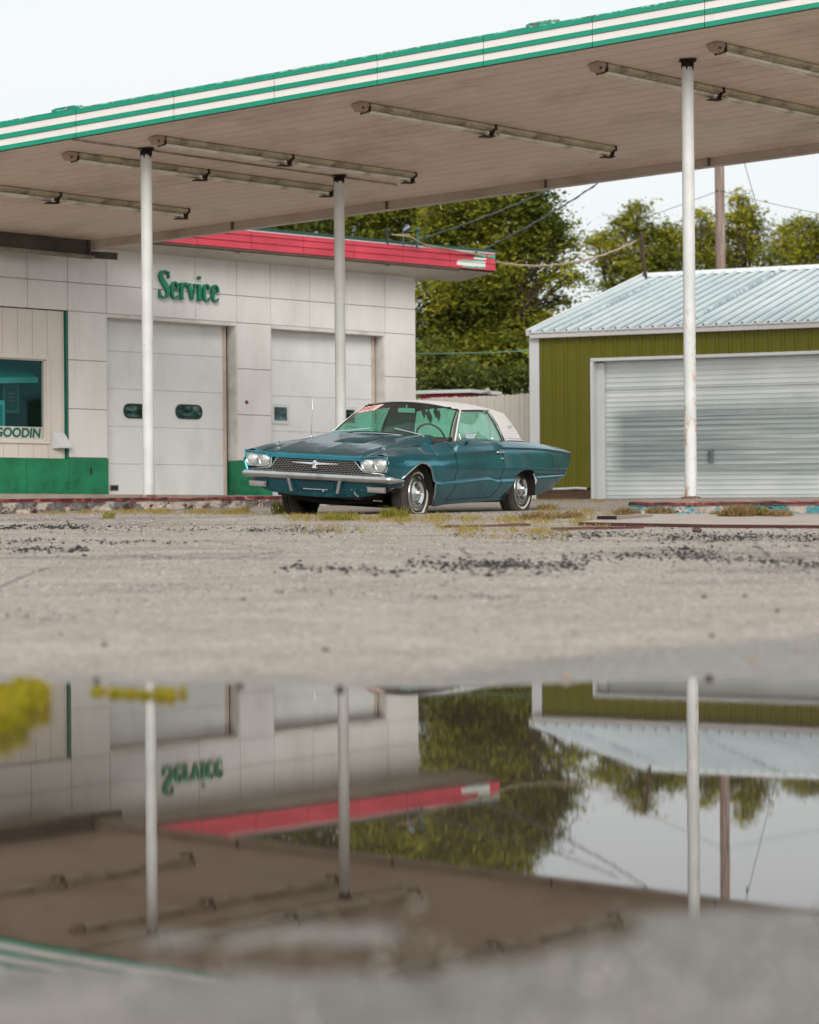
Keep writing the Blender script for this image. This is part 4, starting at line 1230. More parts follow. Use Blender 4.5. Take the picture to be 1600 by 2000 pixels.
# hood and fender tops
def hood_z(x, y):
    a = abs(y); ys, zs = sm(x, YS, .25), sm(x, ZS, .22)
    zc_ = ip(x, [(.91,.672),(.87,.690),(.80,.712),(.6,.757),(.3,.812),(0,.858),(-.3,.905),(-.5,.938),(-.7,.95)])
    sh = ip(x, [(.91,.54),(.5,.58),(-.6,.62)])      # shoulder crease of the hood
    z = np.interp(a, [0, .03, .25, sh-.10, sh, sh+.05, .705, .72, .74, ys], [zc_+.006, zc_+.004, zc_+.002, zc_+.004, zc_+.008, zc_-.004-.25*max(0, zc_-zs), zs-.012, zs-.014, zs-.006, zs])
    if x > .84 and a < .62: z -= (x-.84)*.10
    return float(z)
ysn = [-1, -.965, -.93, -.90, -.86, -.80, -.76, -.72, -.69, -.66, -.62, -.58, -.52, -.45, -.38, -.30, -.22, -.15, -.08, -.03, 0]
ysn = ysn+[-v for v in ysn[::-1][1:]]
rows = []
for x in [.918, .912, .905, .89, .87, .84, .80, .74, .67, .6, .5, .4, .3, .2, .1, 0, -.1, -.2, -.3, -.4, -.5, -.56, -.62]:
    r_ = []
    for t in ysn:
        ys = sm(min(x, .91), YS, .25); y = t*ys
        z = hood_z(min(x, .91), y)
        if x > .91: z -= .012 if x < .915 else .035
        xx = x
        if x < -.3: xx = x-.34*max(0, abs(t)-.25)**2*(-.3-x)/.32      # cowl follows the windscreen
        r_.append(Vector((xx, y, z)))
    rows.append(r_)
body.grid(rows)
# scoop in the middle of the hood
sc = []
for x, h, w in ((.18,.0,.20),(.10,.022,.21),(-.05,.028,.21),(-.2,.020,.20),(-.36,.0,.18)):
    sc.append([Vector((x, y*w, hood_z(x, 0)+.001+h*(1-abs(y)**4))) for y in (-1,-.8,-.4,0,.4,.8,1)])
body.grid(sc)
# cabin shelf beside the glass and rear deck
rows = []
for x in list(np.arange(-2.55, -4.0, -.12))+[-4.0, -4.06, -4.10, -4.12]:
    r_ = []
    for t in np.linspace(-1, 1, 17):
        ys, zs = ip(x, YS), ip(x, ZS)
        z = zs+.018*(1-t*t)-.012*math.exp(-((abs(t)-.83)/.06)**2)
        r_.append(Vector((x, t*ys, z)))
    rows.append(r_)
body.grid(rows)
# rear panel
rows = []
Lc = column(-4.12, 1); Rc = column(-4.12, -1)
for a, b in zip(Lc, Rc): rows.append([a.lerp(b, k/6) + Vector((-.03*math.sin(math.pi*k/6), 0, 0)) for k in range(7)])
body.grid(rows)
m = NT('teal_car_paint')
pn = m.noise(1.6, 5, .6)
c = m.ramp(pn, [(.3, hexc('006072')), (.7, hexc('007e90'))])
sp = m.t.nodes.new('ShaderNodeSeparateXYZ'); m.t.links.new(m.coord(), sp.inputs[0])
dust = m.ramp(m.noise(3.5, 8, .7), [(.40, 0.), (.9, .08)])
geo = m.t.nodes.new('ShaderNodeNewGeometry'); sn = m.t.nodes.new('ShaderNodeSeparateXYZ'); m.t.links.new(geo.outputs['Normal'], sn.inputs[0])
upm = m.math('MULTIPLY', sn.outputs[2], 1.0, clamp=True)
c = m.mix(m.math('MULTIPLY', dust, m.math('ADD', .2, m.math('MULTIPLY', upm, .5))), c, hexc('8d8f8c'))
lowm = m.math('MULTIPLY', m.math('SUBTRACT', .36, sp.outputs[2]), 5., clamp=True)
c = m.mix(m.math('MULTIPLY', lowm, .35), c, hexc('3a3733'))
rg = m.math('ADD', .26, m.math('MULTIPLY', dust, .4))
m.pbr(c, rg, .70, m.bump(m.noise(1.1, 1, .4), .03, .03), spec=.6, coat=.55, coat_r=.08)
M_paint = m.mat
m = NT('chipped_paint')
c = m.ramp(m.noise(2, 5, .6), [(.3, hexc('00383f')), (.7, hexc('00505a'))])
chip = m.ramp(m.noise(17, 5, .65, sc=(1,1,1)), [(.61, 0.), (.63, 1.)])
sp2 = m.t.nodes.new('ShaderNodeSeparateXYZ'); m.t.links.new(m.coord(), sp2.inputs[0])
wherey = m.math('MULTIPLY', m.math('SUBTRACT', sp2.outputs[1], .35), 5., clamp=True)
c = m.mix(m.math('MULTIPLY', chip, m.math('ADD', .08, m.math('MULTIPLY', wherey, .9))), c, hexc('b9c7c8'))
m.pbr(c, .35, .3, None, coat=.5, coat_r=.12)
M_chip = m.mat
M_chrome = simple('dull_chrome', hexc('c3c4c4'), .22, .95, var=.12, scale=3, stain=hexc('6f665c'), stain_amt=.45, stain_scale=5)
M_chrome2 = simple('bright_chrome', hexc('d6dada'), .16, .95, var=.08, scale=6)
M_rubber = simple('tyre_rubber', hexc('393532'), .85, var=.25, scale=6, bump=.3, bs=50, stain=hexc('6e655b'), stain_amt=.5, stain_scale=4)
M_vinyl = simple('white_vinyl', hexc('d9d4d1'), .55, var=.05, scale=2, stain=hexc('a59c95'), stain_amt=.25, bump=.15, bs=120)
M_under = simple('underbody', hexc('1b1716'), .9)
M_gap = simple('panel_gap', hexc('04161a'), .7)
M_intr = simple('cabin_brown', hexc('3d2f28'), .8, var=.2)
bo = body.build('body', M_paint, car, fn=tf, auto=46)
# inner shell: wheel wells, floor, cabin tub
mb = MB()
for sd in (1, -1):
    for AA in (AF, AR):
        rows = [[Vector((x, sd*.93, z)), Vector((x, sd*.55, z))] for x, z in AA]; mb.grid(rows)
        mb.add([Vector((x, sd*.55, z)) for x, z in AA]+[Vector((AA[-1][0], sd*.55, .27 if AA is AR else .18)), Vector((AA[0][0], sd*.55, .22))], [tuple(range(len(AA)+2))])
mb.box(-.30, .80, -.54, .54, .20, .62); mb.box(-2.12, -.27, -.87, .87, .165, .215); mb.box(-3.7, -3.02, -.80, .80, .32, .36); mb.box(-3.0, -2.14, -.54, .54, .25, .6)
mb.box(.56, .80, -.88, .88, .30, .36)
mb.tube([(.1,-.6,.13),(.1,.6,.13)], .035, 8); mb.tube([(.45,-.5,.19),(.5,0,.15),(.45,.5,.19)], .04, 8); mb.tube([(-.3,.25,.16),(-3.6,.3,.22)], .03, 8)
mb.tube([(-2.87,-.6,.27),(-2.87,.6,.27)], .05, 8)
mb.build('underbody', M_under, car, fn=tf)
def trim_tube(name, pts, r, mat, par=None, n=6):
    mb = MB(); mb.tube(pts, r, n); return mb.build(name, mat, par or bo, fn=tf, smooth=True)
def on_side(x, z, sd=1, off=.002):
    P = side_rows(x); zz = [p[1] for p in P][::-1]; yy = [p[0] for p in P][::-1]
    y = float(np.interp(z, zz, yy)); y3, z3 = dent(x, y, z) if sd > 0 else (y, z)
    return Vector((x, sd*(y3+off), z3))
for sd in (1, -1):
    trim_tube('wheel_arch_trim', [on_side(x, z+.004, sd, .004) for x, z in AF[1:]], .009, M_chrome)
    # door outline
    fr_ = [(-.60,.865),(-.62,.80),(-.66,.765),(-.70,.70),(-.72,.60),(-.72,.40),(-.70,.30),(-.60,.205)]
    bt = [(-.60,.205),(-1.0,.212),(-1.4,.222),(-1.78,.232)]
    rr = [(-1.78,.232),(-1.88,.32),(-1.93,.40),(-1.96,.50),(-1.965,.62),(-1.955,.72),(-1.95,.79)]
    for seg_ in (fr_, bt, rr):
        P = []
        for (a, b) in zip(seg_[:-1], seg_[1:]):
            for k in range(5): t = k/5; P.append(on_side(a[0]+(b[0]-a[0])*t, a[1]+(b[1]-a[1])*t, sd, .0005))
        P.append(on_side(*seg_[-1], sd, .0005))
        trim_tube('door_gap', P, .0042, M_gap)
    P = [on_side(x, .195-.0*x, sd, .003) for x in np.arange(-.55, -1.85, -.12)]
# hood gaps
for sd in (1, -1):
    P = []
    for x in np.linspace(.90, -.55, 24):
        y = .722*ip(x, YS)/.82; P.append(Vector((x-(.05 if x < -.4 else 0), sd*y, hood_z(x, y)+.001)))
    trim_tube('hood_gap', P, .004, M_gap)
trim_tube('belt_mark', [on_side(-.17, .742, 1, .006), on_side(-.19, .715, 1, .006), on_side(-.21, .742, 1, .006)], .005, M_chrome2)
# fuel door
P = [on_side(x, z, 1, .001) for x, z in ((-3.28,.745),(-3.42,.745),(-3.44,.70),(-3.44,.60),(-3.28,.60))]
trim_tube('fuel_door', P, .0035, M_gap)
# front: nose plate, lamp pods, grille
def nose_x(y, z): return .872-.25*max(0, .56-z)-.02*abs(y)
plate = MB()
Ys = np.linspace(-.915, .915, 33)
rows = []
for t in np.linspace(0, 1, 7):
    r_ = []
    for y in Ys:
        zt = hood_z(.905, max(-.79, min(.79, y)))-.012 if abs(y) < .79 else ip(abs(y), [(.79,.69),(.9,.692),(.935,.675)])
        zt -= .0
        z = zt+(.40-zt)*t; r_.append(Vector((nose_x(y, z)-.0, y, z)))
    rows.append(r_)
plate.grid(rows)
for sd in (1, -1):      # turn from the plate to the fender side
    rws = []
    for p in column(.905, sd, .40):
        if p.z > .70: continue
        z = p.z; ye = abs(p.y)
        rws.append([p+Vector((-.02,0,0)), p, Vector((.905, sd*(ye-.008), z)), Vector((.895, sd*(ye-.022), z)), Vector((nose_x(.9, z)+.004, sd*(ye-.034), z)), Vector((nose_x(.9, z)-.002, sd*.90, z))])
    plate.grid(rws)
plate.build('nose_panel', M_paint, bo, fn=tf, auto=35)
# brow over the lamps
for sd in (1, -1):
    mb = MB(); rows = []
    for y in (.565, .59, .62, .66, .72, .78, .84, .88, .905, .922, .932):
        zt = ip(y, [(.565,.672),(.66,.684),(.79,.698),(.88,.697),(.932,.690)])
        o = ip(y, [(.565,.0),(.60,.8),(.66,1.),(.84,1.),(.905,.7),(.932,.0)])
        rows.append([Vector((.85, sd*y, zt+.004)), Vector((.895, sd*y, zt+.010)), Vector((.903+.018*o, sd*y, zt-.001)), Vector((.904+.024*o, sd*y, zt-.010)), Vector((.895+.020*o, sd*y, zt-.020)), Vector((.87, sd*y, zt-.024))])
    mb.grid(rows)
    mb.build('lamp_brow', M_paint, bo, fn=tf, auto=40)
M_pod = simple('lamp_pod_silver', hexc('a9aeae'), .38, .5, var=.08)
m = NT('headlamp_glass')
c = m.ramp(m.noise(14, 4, .6, sc=(1,1,2)), [(.3, hexc('7e8280')), (.5, hexc('d9dedc')), (.7, hexc('b1ada4'))])
m.pbr(c, .10, .55, m.bump(m.noise(20, 2, .5, sc=(1,3,1)), .25, .02), spec=.9, coat=1., coat_r=.02)
M_lamp = m.mat
for sd in (1, -1):
    # rounded pod plate
    pts = []
    for (cy, cz, a0) in ((.895,.640,0),(.625,.640,90),(.625,.560,180),(.895,.560,270)):
        for k in range(6):
            a = R(a0+18*k); pts.append((cy+.038*math.cos(a), cz+.036*math.sin(a)))
    mb = MB(); mb.prism([(.880, sd*y, z) for y, z in pts], (.012, 0, 0)); mb.build('lamp_pod', M_pod, bo, fn=tf, bevel=.003)
    rim = [Vector((.893, sd*y*1.0, z)) for y, z in pts]; rim.append(rim[0])
    trim_tube('pod_rim', rim, .006, M_chrome2)
    for cy in (.675, .842):
        cz = .598+.002
        mb = MB(); mb.lathe([(.073,.0),(.077,.012),(.074,.022),(.066,.024),(.064,.016)], (.892, sd*cy, cz), 'x', 28)
        mb.v = mb.v; h = mb.build('headlight', M_chrome2, bo, fn=tf, smooth=True)
        mb = MB(); mb.lathe([(.064,.016),(.058,.024),(.045,.031),(.025,.036),(0,.038)], (.890, sd*cy, cz), 'x', 28)
        mb.f = [f for f in mb.f]
        mb.build('lens', M_lamp, h, fn=tf, smooth=True)
        mb = MB(); mb.lathe([(.062,.001),(0,.0015)], (.892, sd*cy, cz), 'x', 20)
hexg = [(-.455,.655),(.455,.655),(.50,.640),(.585,.535),(.64,.510),(.88,.500),(.872,.405),(-.872,.405),(-.88,.500),(-.64,.510),(-.585,.535),(-.50,.640)]
def gx(z): return .893-.20*max(0, .60-z)
mb = MB(); mb.prism([(gx(z)-.012, y, z) for y, z in hexg], (.004, 0, 0)); gl_ = mb.build('grille', simple('grille_black', hexc('0d0c0c'), .8), bo, fn=tf)
def span(z):
    zs_ = [.405,.500,.510,.535,.640,.655]; ys_ = [.872,.88,.64,.585,.50,.455]
    return float(np.interp(z, zs_, ys_))
mb = MB()
nr = 12; zz0, zz1 = .405, .655; dz = (zz1-zz0)/nr
for i in range(nr+1):
    z = zz0+i*dz; w = span(min(max(z, .406), .654))-.004
    a = (gx(z), -w, z); b = (gx(z), w, z)
    mb.hexa([(gx(z)-.002,-w,z-.0022),(gx(z)+.010,-w,z-.0022),(gx(z)+.010,w,z-.0022),(gx(z)-.002,w,z-.0022),(gx(z)-.002,-w,z+.0022),(gx(z)+.010,-w,z+.0022),(gx(z)+.010,w,z+.0022),(gx(z)-.002,w,z+.0022)])
    if i < nr:
        zc2 = z+dz/2; w2 = span(zc2)-.01; off = (.0 if i % 2 else .0215)
        y = -w2+off
        k = math.ceil((-w2-off)/.043)
        while k*.043+off < w2:
            y = k*.043+off
            mb.box(gx(zc2)-.001, gx(zc2)+.008, y-.002, y+.002, z+.0022, z+dz-.0022); k += 1
mb.build('grille_mesh', simple('mesh_chrome', hexc('9a9690'), .35, .8, var=.2, scale=9), gl_, fn=tf)
P = [Vector((gx(z)+.004, y, z)) for y, z in hexg]; P.append(P[0])
trim_tube('grille_frame', P, .008, M_chrome2, gl_)
# bird-wing emblem across the grille
mb = MB()
z = .582
for sd in (1, -1):
    mb.hexa([(.905,0,z-.012),(.917,0,z-.012),(.912,sd*.30,z+.004),(.908,sd*.30,z+.004),(.905,0,z+.014),(.915,0,z+.014),(.911,sd*.30,z+.009),(.908,sd*.30,z+.009)])
mb.hexa([(.90,-.05,z-.055),(.925,-.035,z-.055),(.925,.035,z-.055),(.90,.05,z-.055),(.90,-.02,z+.0),(.935,-.016,z+.0),(.935,.016,z+.0),(.90,.02,z+.0)])
mb.lathe([(.0,.045),(.018,.035),(.024,.01),(.022,-.02),(.03,-.05)], (.915,0,z), 'z', 10)
mb.build('wing_emblem', M_chrome2, gl_, fn=tf)
# bumper
prof = [(-.02,.056),(.012,.056),(.036,.046),(.052,.026),(.058,.004),(.054,-.010),(.040,-.034),(.016,-.050),(-.01,-.056),(-.03,-.04),(-.03,.04)]
path = [(.945-.020*(y/.72)**2, y) for y in np.linspace(-.72, .72, 21)]
tail = [(.926,.79),(.930,.85),(.928,.905),(.915,.950),(.888,.985),(.845,1.006),(.780,1.014),(.70,1.012),(.63,1.006)]
path = [(a, -b) for a, b in tail[::-1]]+path+tail
mb = MB(); rows = []
for i, (x, y) in enumerate(path):
    x0_, y0_ = path[max(i-1,0)]; x1_, y1_ = path[min(i+1,len(path)-1)]
    d = Vector((x1_-x0_, y1_-y0_, 0)).normalized(); nn = Vector((d.y, -d.x, 0))
    if nn.x*1+abs(y)*0 < -.2 or nn.dot(Vector((x-.2, y, 0))) < 0: nn = -nn
    e = min(i, len(path)-1-i); taper = ip(e, [(0,.45),(2,.8),(5,1.),(50,1.)])
    rows.append([Vector((x, y, .436-.012*(1-taper)))+nn*(a-.058)*1.0+Vector((0,0,b*.86*taper)) for a, b in prof+[prof[0]]])
mb.grid(rows); n0 = len(prof)+1
mb.f.append(tuple(range(n0-1))); mb.m.append(0); k = len(mb.v)-n0; mb.f.append(tuple(range(k, k+n0-1))); mb.m.append(0)
mb.build('front_bumper', M_chrome, car, fn=tf, auto=50)
# valance under the bumper, wrapped round the corners
mb = MB(); rows = []
vp = [(.875-.018*(y/.66)**2, y) for y in np.linspace(-.66, .66, 27)]
vt = [(.855,.74),(.842,.81),(.815,.875),(.775,.925),(.72,.955),(.65,.968),(.575,.970)]
vp = [(a, -b) for a, b in vt[::-1]]+vp+vt
for (xf, y) in vp:
    a = abs(y); sgn = 1 if y > 0 else -1
    back = .87-xf if a > .7 else 0
    zb_ = ip(a, [(0,.205),(.3,.212),(.6,.232),(.74,.258),(.81,.285),(.87,.31),(.915,.325),(.942,.335),(.958,.345)])
    k = min(1., a/.9)**3*.06
    H = .435
    def vv(dz, o): return Vector((xf-o*(1-k*6), y-sgn*o*k*14, dz))
    rows.append([vv(H, 0), vv(.41, .002), vv(max(.36, zb_+.03), .012), vv(zb_+.02, .03), vv(zb_, .05), vv(zb_+.004, .11)])
mb.grid(rows)
va = mb.build('valance', M_chip, car, fn=tf, auto=40)
mb = MB(); mb.prism([(.872,-.235,.395),(.872,.235,.395),(.866,.235,.285),(.866,-.235,.285)], (.006,0,0)); mb.build('plate_recess', simple('recess_teal', hexc('053640'), .5, .2), va, fn=tf, bevel=.002)
mb = MB(); mb.box(.872,.886,-.16,.16,.288,.298); mb.box(.872,.90,.10,.125,.27,.30); mb.build('plate_bracket', M_chrome, va, fn=tf)
for sd in (1, -1):
    mb = MB(); mb.prism([(.905, sd*.335-.016, .40),(.905, sd*.335+.016, .40),(.885, sd*.30+.020, .255),(.885, sd*.30-.018, .255)], (.028,0,0))
    mb.build('bumper_guard', M_chrome, car, fn=tf, bevel=.006)
    mb = MB(); y0_, y1_ = (.665,.895)
    c_ = [(.868,.352),(.868,.352),(.862,.285),(.862,.285)]
    mb.prism([(.866, sd*(y0_-.01), .352),(.862, sd*(y1_), .352),(.850, sd*(y1_-.005), .288),(.856, sd*y0_, .288)], (.012,0,0))
    pk = mb.build('parking_lamp', M_chrome, car, fn=tf, bevel=.003)
    mb = MB(); mb.prism([(.878, sd*(y0_+.012), .342),(.874, sd*(y1_-.015), .342),(.864, sd*(y1_-.02), .297),(.869, sd*(y0_+.02), .297)], (.004,0,0))
    mb.build('lens', simple('lamp_lens_grey', hexc('a49b8f'), .3, var=.1), pk, fn=tf)
    mb = MB()
    for z in (.331,.320,.309): mb.bar((.883, sd*(y0_+.012), z), (.878, sd*(y1_-.018), z), .004, .003)
    mb.build('lens_rib', M_chrome2, pk, fn=tf)
    # little fender ornament
    y = sd*.70
    trim_tube('fender_ornament', [(.62,y,.765),(.60,y,.80),(.545,y,.815),(.53,y,.808),(.56,y,.785),(.58,y,.77)], .0035, M_chrome2)
# glasshouse
def ws_pt(u, v):
    """u across -1..1, v 0 bottom 1 top"""
    yb_, yt = .835*u, .640*u
    b = Vector((-.47-.36*u*u, yb_, .952-.072*u*u)); t = Vector((-1.23-.13*u*u, yt, 1.335-.068*u*u))
    p = b.lerp(t, v); p.z += .012*math.sin(math.pi*v); p.x += .03*math.sin(math.pi*v); return p
M_ws = glass('windscreen_glass', (.50,.96,.82), (1,1,1), 1.38, .06)
M_side = glass('side_glass', (.46,.95,.84), (.8,1,.98), 2.3, .22)
M_rearg = glass('rear_glass', (.50,1.0,.84), (1,1,1), 1.4, .16)
mb = MB(); mb.grid([[ws_pt(u, v) for u in np.linspace(-.955, .955, 19)] for v in np.linspace(.03, .965, 9)])
wso = mb.build('windscreen', M_ws, car, fn=tf, smooth=True)
mb = MB()
P = [ws_pt(u, .02) for u in np.linspace(-.97, .97, 19)]+[ws_pt(.97, v) for v in np.linspace(.1, .9, 6)]+[ws_pt(u, .975) for u in np.linspace(.97, -.97, 19)]+[ws_pt(-.97, v) for v in np.linspace(.9, .1, 6)]
P.append(P[0]); mb.tube(P, .010, 6); mb.build('windscreen_seal', simple('seal_brown', hexc('2b211d'), .7), wso, fn=tf, smooth=True)
mb = MB(); mb.tube([ws_pt(u, -.012)+Vector((.012,0,.0)) for u in np.linspace(-1, 1, 19)], .009, 6); mb.tube([ws_pt(u, 1.0)+Vector((.008,0,.004)) for u in np.linspace(-1, 1, 19)], .009, 6)
mb.build('windscreen_trim', M_chrome, wso, fn=tf, smooth=True)
# price on the glass
def on_ws(y, s, off=.004):
    """y sideways in the glass, s metres down from the top edge; seen from outside, letters read right to left in y"""
    u = y/.655; p = ws_pt(u, 1-s/.52*.98); return Vector((p.x+off*.8, p.y, p.z+off))
pr = thing('price_sticker', 'pinkish price strip with red figures in the top corner of the windscreen', 'price sign', car.location, R(-118))
mb = MB(); y0_ = -.665; rows = []
for k in range(9):
    y = y0_+.37*k/8
    jag = [.0,.003,-.004,.0,.005,-.003,.002,-.006,.0][k]
    rows.append([on_ws(y+.012, .045+jag, .006), on_ws(y-.012, .165+jag*2, .006)])
mb.grid(rows); mb.build('strip', simple('price_pink', hexc('f0c4ba'), .6, var=.06), pr, fn=tf)
text_mesh('3995', .120, simple('price_red', hexc('a8252c'), .6), 'figures', pr, lambda c: tf(on_ws(y0_+.035+c.x*.98, .148-c.y*1.0, .010)), 0., .15, -.001, 1.18)
# roof
def roof_edge(x):
    return ip(x, [(-1.36,.645),(-1.6,.66),(-2.1,.665),(-2.4,.655),(-2.62,.635),(-2.75,.61)])
def roof_z(x, a):
    """a = |y| / edge"""
    zc_ = ip(x, [(-1.22,1.338),(-1.45,1.360),(-1.8,1.372),(-2.1,1.368),(-2.4,1.350),(-2.6,1.325),(-2.70,1.300),(-2.75,1.28)])
    ze = ip(x, [(-1.22,1.272),(-1.36,1.276),(-1.8,1.290),(-2.1,1.290),(-2.4,1.275),(-2.6,1.250),(-2.75,1.215)])
    return ze+(zc_-ze)*(1-a**2.6)
rf = MB(); rows = []
for k, s in enumerate(np.linspace(0, 1, 22)):
    r_ = []
    for t in np.linspace(-1, 1, 21):
        a = abs(t); x0_ = -1.235-.13*a*a; x1_ = -2.62-.05*a
        x = x0_+(x1_-x0_)*s; e = roof_edge(x); z = roof_z(x, a)
        if k == 0: z -= .012
        r_.append(Vector((x, t*e, z)))
    rows.append(r_)
rf.grid(rows)
# sail panels
for sd in (1, -1):
    rows = []
    for v in np.linspace(0, 1, 9):
        r_ = []
        for u in np.linspace(0, 1, 8):
            xt = -2.10+(-2.67+2.10)*u; xb_ = -2.20+(-2.80+2.20)*u
            et = roof_edge(xt); 
            top = Vector((xt, sd*et, roof_z(xt, 1.0))); bot = Vector((xb_, sd*ip(xb_, [(-2.2,.862),(-2.80,.815)]), ip(xb_, ZS)+.0))
            p = top.lerp(bot, v); p.y += sd*.030*math.sin(math.pi*v*.9)*(1-.3*u); p.x -= .012*math.sin(math.pi*v)*u
            r_.append(p)
        rows.append(r_)
    rf.grid(rows)
    # rear facing strip of the sail beside the back window
    rows = []
    for v in np.linspace(0, 1, 9):
        top = Vector((-2.67, sd*roof_edge(-2.67), roof_z(-2.67,1.))); bot = Vector((-2.80, sd*.815, ip(-2.80, ZS)))
        p = top.lerp(bot, v); p.y += sd*.030*math.sin(math.pi*v*.9)*.7; p.x -= .012*math.sin(math.pi*v)
        q_ = Vector((-2.63,sd*.60,1.270)).lerp(Vector((-2.86,sd*.745,.905)), v)
        rows.append([p, p.lerp(q_, .4)+Vector((-.012,0,.0)), q_])
    rf.grid(rows)
roofo = rf.build('roof', M_vinyl, car, fn=tf, auto=45)
mb = MB(); mb.grid([[Vector((-2.63,y*.60,1.270+.035*(1-y*y))).lerp(Vector((-2.86-.04*(1-y*y),y*.745,.905)), v) for y in np.linspace(-1,1,9)] for v in np.linspace(0,1,6)])
mb.build('rear_window', M_rearg, car, fn=tf, smooth=True)
for sd in (1, -1):
    mb = MB()
    # drip rail and pillar trim
    Ptop = [Vector((x, sd*(roof_edge(x)+.006), roof_z(x, 1.)-.006)) for x in np.linspace(-1.38, -2.10, 12)]
    A0_ = Vector((-.855, sd*.862, .895)); A1_ = Vector((-1.37, sd*.655, 1.272))
    Pp = [A0_.lerp(A1_, k/6)+Vector((0,0,.008*math.sin(math.pi*k/6))) for k in range(7)]
    mb.tube(Pp[:-1]+Ptop, .011, 6); mb.build('drip_rail', M_chrome2 if False else M_trim, roofo, fn=tf, smooth=True)
    mb = MB()
    for k in range(6):
        a = ws_pt(sd*1.0, k/6); b = ws_pt(sd*1.0, (k+1)/6); c1_ = Pp[k]; c2_ = Pp[k+1]
        mb.add([a, b, c2_, c1_], [(0,1,2,3)])
    mb.build('windscreen_pillar', simple('pillar_brown', hexc('6a564a'), .5, .2), roofo, fn=tf)
    mb = MB(); mb.tube([Vector((-2.10, sd*.662, 1.283)), Vector((-2.21, sd*.872, .915))], .006, 6)
    # sail base moulding
    mb.tube([Vector((x, sd*(ip(x, [(-2.2,.872),(-2.97,.812)])), ip(x, ZS)+.018)) for x in np.linspace(-2.22, -2.84, 8)], .010, 6)
    mb.tube([Vector((x, sd*(ip(x, [(-2.2,.868),(-2.97,.808)])), ip(x, ZS)+.045)) for x in np.linspace(-2.22, -2.82, 8)], .004, 6)
    mb.build('roof_moulding', M_trim, roofo, fn=tf, smooth=True)
    # side glass: vent pane, door pane, quarter pane
    def sg_pt(x, v, off=0.):   # v 0 sill .. 1 roof
        yt = roof_edge(min(-1.38, max(-2.1, x)))-.006; zt = roof_z(min(-1.38, max(-2.1, x)), 1.)-.014
        b = Vector((x, sd*(.850+off), ip(x, ZS)+.004)); t = Vector((x, sd*(yt+off), zt)); p = b.lerp(t, v); p.y += sd*.016*math.sin(math.pi*v); return p
    def pill(v): return -.885+(-1.385+.885)*v          # front edge of the opening
    def dv1(v): return -1.06+(-1.00+1.06)*v
    def dv2(v): return -1.87+(-2.0+1.87)*v
    def rear(v): return -2.14+(-2.035+2.14)*v
    mb = MB()
    vs_ = [v for v in np.linspace(0, .98, 9)]
    mb.grid([[sg_pt(pill(v)*(1-u)+dv2(v)*u, v*.955) for u in np.linspace(.02, 1, 6)] for v in vs_])
    g1 = mb.build('side_window', M_side, car, fn=tf, smooth=True)
    mb = MB(); mb.grid([[sg_pt(dv2(v)*(1-u)+(rear(v))*u, v*.97, -.006) for u in np.linspace(0, 1, 4)] for v in vs_])
    mb.build('quarter_window', M_side, car, fn=tf, smooth=True)
    mb = MB(); mb.tube([sg_pt(dv2(v), v*.955, .006) for v in vs_], .0065, 6); mb.build('window_frame', M_chrome2, g1, fn=tf, smooth=True)
    mb = MB(); mb.tube([sg_pt(pill(.94)*(1-u)+dv2(.94)*u, .925, .006) for u in np.linspace(0.02,1,8)], .007, 6)
    mb.build('window_top_frame', M_chrome2, g1, fn=tf, smooth=True)
    mb = MB(); mb.tube([sg_pt(dv2(v)-.035, v*.955, .004) for v in vs_], .005, 6); mb.build('window_divider', M_chrome2, g1, fn=tf, smooth=True)
    mb = MB(); mb.tube([sg_pt(-1.03-.02*v, v*.30, .003) for v in np.linspace(0, 1, 5)], .006, 6); mb.build('vent_divider', M_chrome2, g1, fn=tf, smooth=True)
    mb = MB()
    mb.add([sg_pt(pill(.86)*(1-u)+dv2(.86)*u, .95, -.01) for u in np.linspace(0,1,6)]+[sg_pt(pill(1.)*(1-u)+dv2(1.)*u, 1.0, -.012) for u in np.linspace(1,0,6)], [tuple(range(12))])
    mb.build('window_seal', M_under, g1, fn=tf)
    mb = MB()
    mb.grid([[sg_pt(rear(v)+.0, v, .004), sg_pt(rear(v)-.045, v, .006), sg_pt(rear(v)-.085, v, .004)] for v in np.linspace(0, 1, 8)])
    po = mb.build('quarter_pillar', simple('pillar_black', hexc('1a1412'), .6), roofo, fn=tf)
    mb = MB(); mb.tube([sg_pt(rear(v)-.035, v, .011) for v in np.linspace(0,1,8)], .003, 5); mb.build('pillar_line', M_chrome2, roofo, fn=tf)
    # wing badge on the sail
    mb = MB(); c0 = Vector((-2.50, sd*.790, 1.095))
    for s2 in (1, -1):
        mb.tube([c0, c0+Vector((-.045*s2, sd*.002, -.004)), c0+Vector((-.10*s2, sd*.001, .008))], [.004,.003,.002], 5)
    mb.lathe([(0,-.012),(.013,-.006),(.013,.006),(0,.012)], c0, 'y', 10); mb.tube([c0, c0+Vector((0,0,.03))], .002, 5)
    mb.build('roof_badge', M_chrome2, roofo, fn=tf)
    # door handle and lock
    mb = MB(); p = on_side(-1.84, .765, sd, 0)
    mb.tube([(-1.74, p.y+sd*.012, .775),(-1.76, p.y+sd*.035, .775),(-1.97, p.y+sd*.035, .775),(-1.99, p.y+sd*.012, .775)], .011, 8)
    mb.build('door_handle', M_chrome2, car, fn=tf, smooth=True)
    mb = MB(); p = on_side(-1.925, .70, sd, 0); mb.lathe([(.012,0),(.012,.012),(0,.016)] if sd > 0 else [(.012,0),(.012,-.012),(0,-.016)], p, 'y', 10); mb.build('door_lock', M_chrome2, car, fn=tf)
